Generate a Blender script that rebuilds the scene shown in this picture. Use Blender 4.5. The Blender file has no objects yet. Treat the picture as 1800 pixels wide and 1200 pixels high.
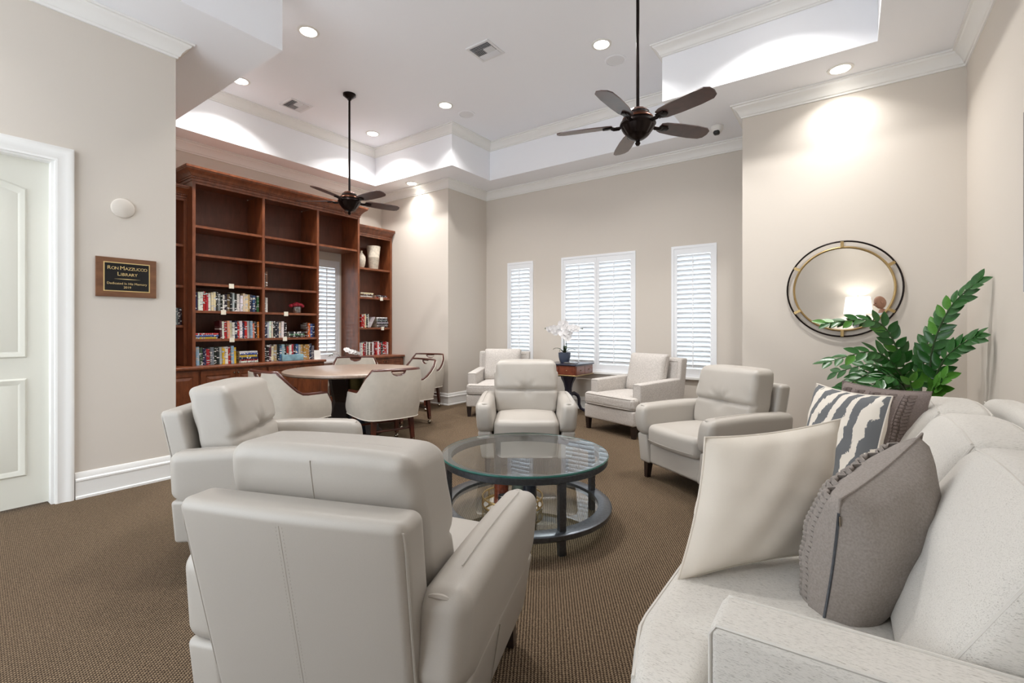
import bpy, math, random
from mathutils import Vector, Matrix
from mathutils.geometry import tessellate_polygon
PI = math.pi
random.seed(7)
SC = bpy.context.scene
COL = SC.collection

# ------------------------------------------------------------------ camera, world, exposure
cam_d = bpy.data.cameras.new('camera'); cam = bpy.data.objects.new('camera', cam_d); COL.objects.link(cam)
cam_d.sensor_width = 36.0; cam_d.lens = 828.0 / 1800.0 * 36.0
cam_d.shift_y = -24.0 / 1800.0; cam_d.clip_start = 0.05
cam.location = (0, 0, 1.25); cam.rotation_euler = (PI / 2, 0, math.radians(35.7466))
SC.camera = cam
w = bpy.data.worlds.new('daylight'); SC.world = w; w.use_nodes = True
w.node_tree.nodes['Background'].inputs[0].default_value = (0.86, 0.93, 1.0, 1)
w.node_tree.nodes['Background'].inputs[1].default_value = 2.35
SC.view_settings.view_transform = 'Standard'; SC.view_settings.look = 'None'
SC.view_settings.gamma = 1.0; SC.view_settings.use_curve_mapping = False
SC.view_settings.exposure = 0.86
CAN_POWER = 15.0

# ------------------------------------------------------------------ materials
def lin(c):
    return tuple(((v / 255) / 12.92 if v / 255 <= 0.04045 else ((v / 255 + 0.055) / 1.055) ** 2.4) for v in c) + (1,)
def new_mat(name):
    m = bpy.data.materials.new(name); m.use_nodes = True
    nt = m.node_tree; return m, nt, nt.nodes['Principled BSDF']
def N(nt, t, **kw):
    n = nt.nodes.new(t)
    for k, v in kw.items():
        if k.startswith('i_'):
            n.inputs[k[2:].replace('_', ' ')].default_value = v
        else: setattr(n, k, v)
    return n
def coords(nt, scale=(1, 1, 1), rot=(0, 0, 0), kind='Object'):
    tc = N(nt, 'ShaderNodeTexCoord'); mp = N(nt, 'ShaderNodeMapping')
    mp.inputs['Scale'].default_value = scale; mp.inputs['Rotation'].default_value = rot
    nt.links.new(tc.outputs[kind], mp.inputs[0]); return mp.outputs[0]
def ramp(nt, fac, stops):
    r = N(nt, 'ShaderNodeValToRGB'); e = r.color_ramp.elements
    while len(e) < len(stops): e.new(0.5)
    for el, (p, c) in zip(e, stops): el.position = p; el.color = c
    nt.links.new(fac, r.inputs[0]); return r.outputs[0]
def bump(nt, b, height, strength, dist):
    n = N(nt, 'ShaderNodeBump'); n.inputs['Strength'].default_value = strength; n.inputs['Distance'].default_value = dist
    nt.links.new(height, n.inputs['Height']); nt.links.new(n.outputs[0], b.inputs['Normal'])
def mul(c, f): return (c[0] * f, c[1] * f, c[2] * f, 1)
def plain(name, rgb, rough=0.5, metal=0.0, bs=0, bstr=0.1, bd=0.002, var=0.0, coat=0.0, spec=0.5):
    m, nt, b = new_mat(name); c = lin(rgb)
    b.inputs['Base Color'].default_value = c; b.inputs['Roughness'].default_value = rough
    b.inputs['Metallic'].default_value = metal; b.inputs['Coat Weight'].default_value = coat
    b.inputs['Specular IOR Level'].default_value = spec
    if bs or var:
        n = N(nt, 'ShaderNodeTexNoise'); n.inputs['Scale'].default_value = bs or 8; n.inputs['Detail'].default_value = 4
        nt.links.new(coords(nt), n.inputs['Vector'])
        if var: nt.links.new(ramp(nt, n.outputs[0], [(0.3, mul(c, 1 - var)), (0.7, mul(c, 1 + var))]), b.inputs['Base Color'])
        if bs: bump(nt, b, n.outputs[0], bstr, bd)
    return m
def wood(name, c1, c2, rough=0.35, scale=(3, 3, 40), coat=0.2, gs=2.0):
    m, nt, b = new_mat(name)
    n = N(nt, 'ShaderNodeTexNoise'); n.inputs['Scale'].default_value = gs; n.inputs['Detail'].default_value = 6; n.inputs['Roughness'].default_value = 0.65
    nt.links.new(coords(nt, scale), n.inputs['Vector'])
    nt.links.new(ramp(nt, n.outputs[0], [(0.3, lin(c1)), (0.7, lin(c2))]), b.inputs['Base Color'])
    b.inputs['Roughness'].default_value = rough; b.inputs['Coat Weight'].default_value = coat; b.inputs['Coat Roughness'].default_value = 0.25
    bump(nt, b, n.outputs[0], 0.08, 0.002); return m
def weave(name, c1, c2, slub=(90, 90, 6), rough=0.9, bscale=700, bstr=0.35, lo=0.35, hi=0.6):
    m, nt, b = new_mat(name)
    n = N(nt, 'ShaderNodeTexNoise'); n.inputs['Scale'].default_value = 3.0; n.inputs['Detail'].default_value = 5; n.inputs['Roughness'].default_value = 0.7
    nt.links.new(coords(nt, slub), n.inputs['Vector'])
    nt.links.new(ramp(nt, n.outputs[0], [(lo, lin(c2)), (hi, lin(c1))]), b.inputs['Base Color'])
    b.inputs['Roughness'].default_value = rough; b.inputs['Sheen Weight'].default_value = 0.15; b.inputs['Specular IOR Level'].default_value = 0.2
    n2 = N(nt, 'ShaderNodeTexNoise'); n2.inputs['Scale'].default_value = bscale; n2.inputs['Detail'].default_value = 2
    nt.links.new(coords(nt), n2.inputs['Vector']); bump(nt, b, n2.outputs[0], bstr, 0.0015); return m
def glass(name, tint, gloss=0.02, ior=1.5):
    m = bpy.data.materials.new(name); m.use_nodes = True; nt = m.node_tree; nt.nodes.clear()
    out = N(nt, 'ShaderNodeOutputMaterial'); mix = N(nt, 'ShaderNodeMixShader'); fr = N(nt, 'ShaderNodeFresnel'); fr.inputs[0].default_value = ior
    tr = N(nt, 'ShaderNodeBsdfTransparent'); tr.inputs[0].default_value = tint
    gl = N(nt, 'ShaderNodeBsdfGlossy'); gl.inputs['Roughness'].default_value = gloss
    geo = N(nt, 'ShaderNodeNewGeometry'); sub = N(nt, 'ShaderNodeMath'); sub.operation = 'SUBTRACT'; sub.inputs[0].default_value = 1.0; nt.links.new(geo.outputs['Backfacing'], sub.inputs[1])
    mu = N(nt, 'ShaderNodeMath'); mu.operation = 'MULTIPLY'; nt.links.new(fr.outputs[0], mu.inputs[0]); nt.links.new(sub.outputs[0], mu.inputs[1]); nt.links.new(mu.outputs[0], mix.inputs[0]); nt.links.new(tr.outputs[0], mix.inputs[1]); nt.links.new(gl.outputs[0], mix.inputs[2])
    nt.links.new(mix.outputs[0], out.inputs[0]); return m
def glow(name, rgb, s):
    m, nt, b = new_mat(name); b.inputs['Base Color'].default_value = lin(rgb)
    b.inputs['Emission Color'].default_value = lin(rgb); b.inputs['Emission Strength'].default_value = s; return m

M = {}
M['wall'] = plain('wall_paint', (214, 206, 196), 0.85, bs=220, bstr=0.06, bd=0.001)
M['ceil'] = plain('ceiling_paint', (246, 247, 251), 0.9, bs=160, bstr=0.06, bd=0.001)
M['trim'] = plain('trim_paint', (240, 239, 236), 0.45)
M['door'] = plain('door_paint', (226, 225, 214), 0.45)
M['shutter'] = plain('shutter_white', (243, 245, 248), 0.4)
M['leather'] = plain('cream_leather', (174, 168, 160), 0.42, bs=420, bstr=0.16, bd=0.0012, var=0.02)
M['stitch'] = plain('stitch_thread', (172, 165, 156), 0.8)
M['darkwood'] = wood('espresso_wood', (28, 18, 16), (46, 30, 25), 0.4)
M['cherry'] = wood('cherry_wood', (98, 52, 30), (140, 80, 48), 0.34, (4, 4, 1.2), 0.3, 4.0)
M['cherrydark'] = wood('cherry_back_panel', (92, 54, 38), (116, 68, 50), 0.45, (4, 4, 1.0), 0.1, 4.0)
M['chairwood'] = wood('mahogany', (62, 28, 20), (92, 44, 30), 0.3, (6, 6, 1.5), 0.4, 4.0)
M['greywood'] = wood('greige_wood_top', (140, 120, 106), (164, 145, 130), 0.35, (2, 14, 2), 0.3, 3.0)
M['suede'] = plain('greige_suede', (196, 188, 176), 0.75, bs=14, bstr=0.05, bd=0.002, var=0.05)
M['linen'] = weave('grey_linen', (206, 200, 194), (176, 170, 164), (30, 30, 30), bscale=500)
M['sofa'] = weave('oatmeal_sofa_weave', (206, 202, 195), (142, 137, 129), (26, 160, 160), bscale=420, bstr=0.5, lo=0.30, hi=0.47)
M['piping'] = plain('sofa_piping', (204, 200, 193), 0.9, bs=300, bstr=0.2)
M['blackleather'] = plain('black_seat_leather', (34, 34, 36), 0.35, bs=300, bstr=0.1)
M['bronze'] = plain('dark_bronze', (34, 26, 24), 0.28, metal=0.8)
M['copper'] = plain('rubbed_copper', (104, 62, 44), 0.35, metal=0.8)
M['blade'] = wood('walnut_blade', (58, 42, 42), (86, 60, 54), 0.3, (3, 3, 3), 0.3, 3.0)
M['iron'] = plain('brushed_gunmetal', (96, 100, 106), 0.32, metal=0.9, bs=60, bstr=0.1, var=0.15)
M['brass'] = plain('aged_brass', (176, 150, 104), 0.3, metal=0.9)
M['chrome'] = plain('caster_metal', (160, 150, 135), 0.2, metal=1.0)
M['black'] = plain('black_plastic', (20, 20, 22), 0.4)
M['glass'] = glass('clear_glass', (0.95, 0.98, 0.97, 1), 0.01, 2.5)
M['pane'] = glass('window_glass', (0.97, 0.98, 0.98, 1))
M['glassedge'] = plain('green_glass_edge', (40, 92, 84), 0.1)
m, nt, b = new_mat('mirror_silver'); b.inputs['Base Color'].default_value = (0.93, 0.94, 0.93, 1); b.inputs['Metallic'].default_value = 1; b.inputs['Roughness'].default_value = 0.01; M['mirror'] = m
M['lens'] = glow('lamp_lens', (255, 250, 240), 14.0)
M['vent'] = plain('vent_metal', (232, 232, 234), 0.5)
M['ventdark'] = plain('vent_duct', (70, 72, 76), 0.8)
M['white'] = plain('white_ceramic', (232, 230, 226), 0.4)
M['vase'] = plain('weathered_vase', (206, 196, 180), 0.7, bs=30, bstr=0.3, bd=0.004, var=0.18)
M['leaf'] = plain('glossy_leaf', (36, 86, 32), 0.3, bs=20, bstr=0.05, var=0.25)
M['leaflight'] = plain('young_leaf', (70, 122, 40), 0.3, var=0.15)
M['stem'] = plain('plant_stem', (46, 70, 36), 0.5)
M['orchleaf'] = plain('orchid_leaf', (60, 76, 58), 0.4)
M['petal'] = plain('white_petal', (240, 238, 238), 0.6)
M['bud'] = plain('orchid_bud', (92, 100, 80), 0.6)
M['soil'] = plain('bark_mulch', (104, 62, 44), 0.95, bs=60, bstr=0.8, bd=0.01, var=0.4)
M['bluepot'] = plain('slate_blue_pot', (72, 80, 98), 0.35)
M['silverpot'] = plain('mercury_glass', (150, 150, 152), 0.2, metal=0.8, bs=40, bstr=0.2, var=0.3)
M['rose'] = plain('crimson_petal', (140, 18, 40), 0.7, var=0.3, bs=40)
M['cream'] = plain('cream_cotton', (226, 218, 206), 0.85, bs=500, bstr=0.2)
M['felt'] = plain('grey_wool_felt', (142, 134, 128), 0.95, bs=180, bstr=0.35, var=0.14)
M['felt2'] = plain('taupe_wool_felt', (124, 112, 107), 0.95, bs=180, bstr=0.35, var=0.14)
M['tag'] = plain('paper_tag', (232, 228, 212), 0.9)
M['page'] = plain('book_pages', (226, 218, 198), 0.9, bs=300, bstr=0.3)
M['skin'] = plain('skin', (196, 148, 122), 0.55, bs=120, bstr=0.05, var=0.05)
M['shirt'] = plain('white_shirt', (222, 224, 228), 0.85, bs=120, bstr=0.1)
M['jeans'] = plain('dark_trousers', (44, 46, 56), 0.9, bs=200, bstr=0.2)
M['eye'] = plain('eye_dark', (38, 30, 28), 0.2)
M['lampshade'] = glow('lit_lampshade', (255, 253, 250), 0.8)
M['lampbody'] = plain('grey_lamp_ceramic', (150, 150, 152), 0.3)
M['candle'] = plain('amber_candle_glass', (116, 58, 40), 0.2, bs=40, bstr=0.2, var=0.45)
M['candledark'] = plain('smoked_glass', (42, 44, 52), 0.15)
M['candlegreen'] = plain('sage_candle_glass', (110, 122, 112), 0.2, var=0.2)
M['walnut'] = wood('walnut_plaque', (98, 62, 40), (132, 90, 60), 0.4, (6, 1.5, 6), 0.2, 3.0)
M['plaque'] = plain('black_plate', (14, 16, 20), 0.18)
M['gold'] = plain('gold_lettering', (222, 196, 136), 0.4, metal=0.4)
M['inlay'] = wood('inlaid_mahogany', (96, 44, 30), (132, 68, 44), 0.25, (6, 2, 6), 0.5, 3.0)
M['navywood'] = plain('ebonised_wood', (34, 34, 52), 0.3, coat=0.3)
M['drum'] = plain('mottled_blue_metal', (96, 104, 122), 0.35, metal=0.4, var=0.4, bs=6)
M['olive'] = plain('olive_brass', (104, 94, 52), 0.35, metal=0.5)

# carpet: rows of tan loops over a dark ground
m, nt, b = new_mat('loop_carpet')
v = coords(nt, (1, 1, 1), (0, 0, math.radians(-32)))
sep = N(nt, 'ShaderNodeSeparateXYZ'); nt.links.new(v, sep.inputs[0])
def mth(op, a, bb=None):
    n = N(nt, 'ShaderNodeMath'); n.operation = op
    for i, q in enumerate((a, bb)):
        if q is None: continue
        if isinstance(q, (int, float)): n.inputs[i].default_value = q
        else: nt.links.new(q, n.inputs[i])
    return n.outputs[0]
wob = N(nt, 'ShaderNodeTexNoise'); wob.inputs['Scale'].default_value = 60; nt.links.new(v, wob.inputs['Vector'])
xx = mth('ADD', sep.outputs[0], mth('MULTIPLY', wob.outputs[0], 0.006))
row = mth('SINE', mth('MULTIPLY', xx, 2 * PI / 0.0125))
yy = mth('ADD', sep.outputs[1], mth('MULTIPLY', row, 0.0022))
loop = mth('SINE', mth('MULTIPLY', yy, 2 * PI / 0.0095))
hgt = mth('ADD', mth('MULTIPLY', row, 0.5), mth('MULTIPLY', loop, 0.5))
big = N(nt, 'ShaderNodeTexNoise'); big.inputs['Scale'].default_value = 90; big.inputs['Detail'].default_value = 3; nt.links.new(v, big.inputs['Vector'])
fac = mth('ADD', mth('ADD', mth('MULTIPLY', hgt, 0.42), 0.24), mth('MULTIPLY', big.outputs[0], 0.5))
nt.links.new(ramp(nt, fac, [(0.12, lin((34, 26, 21))), (0.5, lin((96, 80, 64))), (0.85, lin((150, 130, 106)))]), b.inputs['Base Color'])
b.inputs['Roughness'].default_value = 0.95; b.inputs['Specular IOR Level'].default_value = 0.1
bump(nt, b, hgt, 0.6, 0.004); M['carpet'] = m

# books take their colour from the object itself; the spine carries a few printed bands
m, nt, b = new_mat('book_cover')
oi = N(nt, 'ShaderNodeObjectInfo'); tc = N(nt, 'ShaderNodeTexCoord')
mp = N(nt, 'ShaderNodeMapping'); nt.links.new(tc.outputs['Object'], mp.inputs[0]); mp.inputs['Scale'].default_value = (1, 20, 60)
cb = N(nt, 'ShaderNodeCombineXYZ'); nt.links.new(oi.outputs['Random'], cb.inputs[0])
sc = N(nt, 'ShaderNodeVectorMath'); sc.operation = 'SCALE'; nt.links.new(cb.outputs[0], sc.inputs[0]); sc.inputs['Scale'].default_value = 90
ad = N(nt, 'ShaderNodeVectorMath'); ad.operation = 'ADD'; nt.links.new(mp.outputs[0], ad.inputs[0]); nt.links.new(sc.outputs[0], ad.inputs[1])
nz = N(nt, 'ShaderNodeTexNoise'); nz.inputs['Scale'].default_value = 1.0; nz.inputs['Detail'].default_value = 1; nt.links.new(ad.outputs[0], nz.inputs['Vector'])
th = N(nt, 'ShaderNodeMath'); th.operation = 'GREATER_THAN'; th.inputs[1].default_value = 0.60; nt.links.new(nz.outputs[0], th.inputs[0])
inv = N(nt, 'ShaderNodeInvert'); nt.links.new(oi.outputs['Color'], inv.inputs['Color']); inv.inputs['Fac'].default_value = 0.75
mx = N(nt, 'ShaderNodeMix'); mx.data_type = 'RGBA'; nt.links.new(th.outputs[0], mx.inputs['Factor'])
nt.links.new(oi.outputs['Color'], mx.inputs['A']); nt.links.new(inv.outputs[0], mx.inputs['B'])
nt.links.new(mx.outputs['Result'], b.inputs['Base Color']); b.inputs['Roughness'].default_value = 0.45; M['book'] = m

# painted brush-stroke cotton (front face of two cushions)
m, nt, b = new_mat('brushstroke_cotton')
tc = N(nt, 'ShaderNodeTexCoord'); mp = N(nt, 'ShaderNodeMapping'); nt.links.new(tc.outputs['Object'], mp.inputs[0])
mp.inputs['Rotation'].default_value = (0, math.radians(-32), 0); mp.inputs['Scale'].default_value = (1, 0, 0.42)
nj = N(nt, 'ShaderNodeTexNoise'); nj.inputs['Scale'].default_value = 5.0; nj.inputs['Detail'].default_value = 6; nj.inputs['Roughness'].default_value = 0.6; nt.links.new(mp.outputs[0], nj.inputs['Vector'])
jv = N(nt, 'ShaderNodeVectorMath'); jv.operation = 'SCALE'; jv.inputs['Scale'].default_value = 0.19; nt.links.new(nj.outputs['Color'], jv.inputs[0])
av = N(nt, 'ShaderNodeVectorMath'); av.operation = 'ADD'; nt.links.new(mp.outputs[0], av.inputs[0]); nt.links.new(jv.outputs[0], av.inputs[1])
wv = N(nt, 'ShaderNodeTexWave'); wv.inputs['Scale'].default_value = 4.3; wv.inputs['Distortion'].default_value = 2.2; wv.inputs['Detail'].default_value = 2.0; wv.inputs['Detail Scale'].default_value = 2.5
nt.links.new(av.outputs[0], wv.inputs['Vector'])
nt.links.new(ramp(nt, wv.outputs[0], [(0.42, lin((228, 220, 208))), (0.47, lin((104, 106, 108)))]), b.inputs['Base Color'])
b.inputs['Roughness'].default_value = 0.85; M['zebra'] = m

# ------------------------------------------------------------------ mesh helpers
class B:
    def __init__(s): s.v = []; s.f = []; s.m = []; s.cur = 0
    def add(s, vs, fs):
        o = len(s.v); s.v += [tuple(p) for p in vs]; s.f += [tuple(i + o for i in f) for f in fs]; s.m += [s.cur] * len(fs); return s
    def box(s, x0, x1, y0, y1, z0, z1):
        vs = [(x, y, z) for z in (z0, z1) for y in (y0, y1) for x in (x0, x1)]
        return s.add(vs, [(0, 2, 3, 1), (4, 5, 7, 6), (0, 1, 5, 4), (2, 6, 7, 3), (0, 4, 6, 2), (1, 3, 7, 5)])
    def lathe(s, prof, n=24, c=(0, 0, 0), cap=True, wave=None):
        vs = []; k = len(prof)
        for j in range(n):
            a = 2 * PI * j / n
            for i, (r, z) in enumerate(prof):
                rr = r * (1 + (wave(i, j) if wave else 0)); vs.append((c[0] + rr * math.cos(a), c[1] + rr * math.sin(a), c[2] + z))
        fs = [(j * k + i, ((j + 1) % n) * k + i, ((j + 1) % n) * k + i + 1, j * k + i + 1) for j in range(n) for i in range(k - 1)]
        if cap:
            fs.append(tuple(j * k for j in reversed(range(n)))); fs.append(tuple(j * k + k - 1 for j in range(n)))
        return s.add(vs, fs)
    def tube(s, path, r, n=8, closed=False, flat=1.0):
        P = [Vector(p) for p in path]; L = len(P); R = r if callable(r) else (lambda t: r)
        vs = []; up = None
        for i, p in enumerate(P):
            a = P[(i - 1) % L] if (closed or i > 0) else p; c = P[(i + 1) % L] if (closed or i < L - 1) else p
            t = (c - a).normalized()
            if up is None: up = Vector((0, 0, 1)) if abs(t.z) < 0.9 else Vector((1, 0, 0))
            sd = t.cross(up).normalized(); up = sd.cross(t).normalized(); q = R(i / max(1, L - 1))
            for j in range(n):
                an = 2 * PI * j / n; vs.append(p + sd * math.cos(an) * q + up * math.sin(an) * q * flat)
        m = L if closed else L - 1
        fs = [(i * n + j, i * n + (j + 1) % n, ((i + 1) % L) * n + (j + 1) % n, ((i + 1) % L) * n + j) for i in range(m) for j in range(n)]
        if not closed: fs += [tuple(reversed(range(n))), tuple((L - 1) * n + j for j in range(n))]
        return s.add(vs, fs)
    def sweep(s, pts, prof, closed=True, z=0.0):
        n = len(pts); k = len(prof); vs = []
        for i in range(n):
            p = Vector(pts[i]); a = Vector(pts[(i - 1) % n]); c = Vector(pts[(i + 1) % n])
            d1 = (p - a).normalized(); d2 = (c - p).normalized()
            if not closed and i == 0: d1 = d2
            if not closed and i == n - 1: d2 = d1
            n1 = Vector((-d1.y, d1.x)); n2 = Vector((-d2.y, d2.x)); o = (n1 + n2) / (1 + n1.dot(n2))
            vs += [(p.x + o.x * q[0], p.y + o.y * q[0], z + q[1]) for q in prof]
        m = n if closed else n - 1
        fs = [(i * k + j, ((i + 1) % n) * k + j, ((i + 1) % n) * k + j + 1, i * k + j + 1) for i in range(m) for j in range(k - 1)]
        if not closed: fs += [tuple(range(k)), tuple(reversed([(n - 1) * k + j for j in range(k)]))]
        return s.add(vs, fs)
    def rbox(s, c, size, r, n=4, fn=None, seg=2):
        n = n if isinstance(n, tuple) else (n, n, n)
        h = [q / 2 for q in size]; r = min(r, min(h) * 0.999)
        ax = []
        for q, n_ in zip(h, n):
            cor = [r * math.tan(PI / 4 * (i / seg)) for i in range(1, seg + 1)]
            inn = [-(q - r) + 2 * (q - r) * i / n_ for i in range(n_ + 1)]
            ax.append([-(q - r) - t for t in reversed(cor)] + inn + [q - r + t for t in cor])
        K = [len(a) for a in ax]; idx = {}; vs = []; fs = []
        def vert(i, j, k):
            key = (i, j, k)
            if key not in idx:
                p = Vector((ax[0][i], ax[1][j], ax[2][k])); inn = Vector([max(-(h[a] - r), min(h[a] - r, p[a])) for a in range(3)])
                d = p - inn
                if d.length > 1e-9: p = inn + d.normalized() * r
                if fn: p = Vector(fn(*p))
                idx[key] = len(vs); vs.append((p[0] + c[0], p[1] + c[1], p[2] + c[2]))
            return idx[key]
        for a, b_, d in ((0, 1, 2), (1, 2, 0), (2, 0, 1)):
            for e in (0, K[d] - 1):
                for i in range(K[a] - 1):
                    for j in range(K[b_] - 1):
                        q = []
                        for (u, v_) in ((i, j), (i + 1, j), (i + 1, j + 1), (i, j + 1)):
                            t = [0, 0, 0]; t[a] = u; t[b_] = v_; t[d] = e; q.append(vert(*t))
                        fs.append(tuple(q) if e else tuple(reversed(q)))
        return s.add(vs, fs)
    def build(s, name, mats, parent=None, smooth=40, label=None, kind=None):
        me = bpy.data.meshes.new(name); me.from_pydata(s.v, [], s.f); me.update()
        mats = mats if isinstance(mats, (list, tuple)) else [mats]
        for q in mats: me.materials.append(M[q] if isinstance(q, str) else q)
        if len(mats) > 1: me.polygons.foreach_set('material_index', s.m)
        if smooth:
            me.polygons.foreach_set('use_smooth', [True] * len(me.polygons)); me.set_sharp_from_angle(angle=math.radians(smooth))
        o = bpy.data.objects.new(name, me); COL.objects.link(o)
        if parent: o.parent = parent
        if label: o['label'] = label
        if kind: o['kind'] = kind
        return o
def thing(name, label, cat, loc=(0, 0, 0), rz=0.0, group=None):
    o = bpy.data.objects.new(name, None); COL.objects.link(o); o.location = loc; o.rotation_euler = (0, 0, rz); o.empty_display_size = 0.1
    o['label'] = label; o['category'] = cat
    if group: o['group'] = group
    return o
def tag(o, label, cat, group=None):
    o['label'] = label; o['category'] = cat
    if group: o['group'] = group
    return o
def struct(o, label=None):
    o['kind'] = 'structure'
    if label: o['label'] = label
    return o
def dup(root, loc=None, rz=None, label=None, group=None):
    def cp(o, par):
        c = o.copy(); COL.objects.link(c); c.parent = par
        for ch in list(o.children): cp(ch, c)
        return c
    r = cp(root, None)
    if loc: r.location = loc
    if rz is not None: r.rotation_euler = (0, 0, rz)
    if label: r['label'] = label
    if group: r['group'] = group
    return r
def face_rz(fx, fy):            # things are modelled facing -Y
    return math.atan2(fx, -fy)

# ------------------------------------------------------------------ room shell
ZS, ZT = 3.64, 4.23
ROOM = [(0.81, -1.7), (0.81, 5.58), (-0.952, 5.58), (-0.952, 6.55), (-5.28, 6.55), (-5.28, 5.57), (-6.94, 5.57), (-6.94, 1.559), (-4.596, 1.559), (-4.596, -1.7)]
TRAY = [(0.18, -0.8), (0.18, 4.97), (-1.62, 4.97), (-1.62, 6.0), (-4.76, 6.0), (-4.76, 5.10), (-6.51, 5.10), (-6.51, 2.14), (-3.98, 2.14), (-3.98, -0.8)]
fl = B().box(-7.1, 1.0, -1.9, 6.8, -0.06, 0.0).build('floor', 'carpet', smooth=0); struct(fl, 'brown looped carpet floor')
cb_ = B()
allp = [Vector((x, y, 0)) for x, y in ROOM] + [Vector((x, y, 0)) for x, y in TRAY]
tri = tessellate_polygon([[Vector((x, y, 0)) for x, y in ROOM], [Vector((x, y, 0)) for x, y in TRAY]])
cb_.add([(p.x, p.y, ZS) for p in allp], [tuple(t) for t in tri])
n = len(TRAY)
cb_.add([(x, y, ZS) for x, y in TRAY] + [(x, y, ZT) for x, y in TRAY], [(i, (i + 1) % n, n + (i + 1) % n, n + i) for i in range(n)])
cb_.add([(x, y, ZT) for x, y in TRAY], [tuple(t) for t in tessellate_polygon([[Vector((x, y, 0)) for x, y in TRAY]])])
cb_.box(-7.2, 1.1, -1.95, 6.85, ZT + 0.02, ZT + 0.08)
struct(cb_.build('ceiling', 'ceil', smooth=0), 'white tray ceiling with dropped soffit')
CROWN = [(0, -0.135), (0.012, -0.133), (0.014, -0.118), (0.024, -0.112), (0.034, -0.085), (0.056, -0.052), (0.082, -0.034), (0.088, -0.018), (0.104, -0.016), (0.106, 0.0)]
struct(B().sweep(ROOM, CROWN, True, ZS - 0.001).build('trim_1', 'trim', smooth=30), 'white crown moulding at the top of the walls')
struct(B().sweep(TRAY, [(a * 0.95, z * 0.92) for a, z in CROWN], True, ZT - 0.001).build('trim_2', 'trim', smooth=30), 'white crown moulding inside the ceiling tray')
def wall(name, axis, at, out, u0, u1, holes=(), t=0.14, z1=ZT, label=None):
    us = sorted({u0, u1, *[h[0] for h in holes], *[h[1] for h in holes]}); zs = sorted({0.0, z1, *[h[2] for h in holes], *[h[3] for h in holes]})
    bb = B(); a0, a1 = sorted((at, at + out * t))
    for i in range(len(us) - 1):
        for j in range(len(zs) - 1):
            cu, cz = (us[i] + us[i + 1]) / 2, (zs[j] + zs[j + 1]) / 2
            if any(h[0] < cu < h[1] and h[2] < cz < h[3] for h in holes): continue
            if axis == 'x': bb.box(a0, a1, us[i], us[i + 1], zs[j], zs[j + 1])
            else: bb.box(us[i], us[i + 1], a0, a1, zs[j], zs[j + 1])
    return struct(bb.build(name, 'wall', smooth=0), label)
WIN = [(-4.805, -4.279), (-3.743, -2.518), (-2.007, -1.422)]; WZ = (0.58, 2.362)
wall('wall_left', 'x', -4.596, -1, -1.7, 1.559, [(-0.10, 0.818, 0.0, 2.439)], label='cream wall with panelled door and plaque')
wall('wall_alcove_near', 'y', 1.559, -1, -6.94, -4.737)
wall('wall_alcove_back', 'x', -6.94, -1, 1.42, 5.71, [(4.20, 4.70, 0.70, 2.352)], label='cream wall behind the bookcase')
wall('wall_alcove_far', 'y', 5.57, 1, -6.94, -5.42)
wall('wall_bay_left', 'x', -5.28, -1, 5.57, 6.69)
wall('wall_bay_back', 'y', 6.55, 1, -5.28, -0.812, [(a, b_, WZ[0], WZ[1]) for a, b_ in WIN], label='cream wall with three shuttered windows')
wall('wall_bay_right', 'x', -0.952, 1, 5.72, 6.55)
wall('wall_mirror_side', 'y', 5.58, 1, -0.952, 0.81, label='cream wall carrying the round mirror')
wall('wall_right', 'x', 0.81, 1, -1.84, 5.72, label='cream wall behind the sofa')
wall('wall_rear', 'y', -1.7, -1, -1.3, 0.81)
BASE = [(0, 0), (0.028, 0), (0.028, 0.016), (0.018, 0.022), (0.018, 0.125), (0.024, 0.13), (0.024, 0.142), (0.014, 0.15), (0.014, 0.172), (0.006, 0.19), (0, 0.192)]
def base(name, pts, label=None): struct(B().sweep(pts, BASE, False).build(name, 'trim', smooth=30), label)
base('baseboard_right', [(0.81, -1.7), (0.81, 5.58), (-0.952, 5.58), (-0.952, 6.55), (-5.28, 6.55), (-5.28, 5.57), (-6.30, 5.57)], 'tall white baseboard around the window bay')
base('baseboard_left', [(-4.75, 1.559), (-4.596, 1.559), (-4.596, 0.925)], 'tall white baseboard beside the door')

M['paving'] = plain('pale_paving', (150, 152, 146), 0.9, bs=3, bstr=0.1, var=0.12)
gr = B().box(-30, 14, 6.95, 34, -0.25, -0.15).box(-30, -7.25, -12, 6.95, -0.25, -0.15).build('ground', 'paving', smooth=0); struct(gr, 'pale paved ground added outside the windows')  # plane added to cut light from below on the louver undersides

# door in the left wall
d1 = B()
d1.box(-4.70, -4.66, -0.09, 0.808, 0.012, 2.43)
dr = struct(d1.build('door_1', 'door', smooth=0), 'cream panelled interior door')
def panel(y0, y1, z0, z1, arch):
    bb = B(); k = 12
    def ring(ins, x):
        a, b_, c, d = y0 + ins, y1 - ins, z0 + ins, z1 - ins
        top = [(b_ + (a - b_) * i / k, d - arch * (abs(2 * i / k - 1) ** 2)) for i in range(k + 1)]
        return [(x, a, c), (x, b_, c)] + [(x, y, z) for y, z in top]
    rs = [ring(0, -4.661), ring(0.012, -4.648), ring(0.03, -4.652), ring(0.045, -4.658), ring(0.075, -4.652)]; q = len(rs[0])
    for i, r_ in enumerate(rs): bb.v += r_
    for i in range(len(rs) - 1):
        for j in range(q): bb.f.append((i * q + j, i * q + (j + 1) % q, (i + 1) * q + (j + 1) % q, (i + 1) * q + j)); bb.m.append(0)
    bb.f.append(tuple((len(rs) - 1) * q + j for j in range(q))); bb.m.append(0)
    bb.build('door_panel', 'door', dr, smooth=20)
panel(0.03, 0.69, 1.04, 2.28, 0.06); panel(0.03, 0.69, 0.22, 0.90, 0.0)
cs = B()
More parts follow.
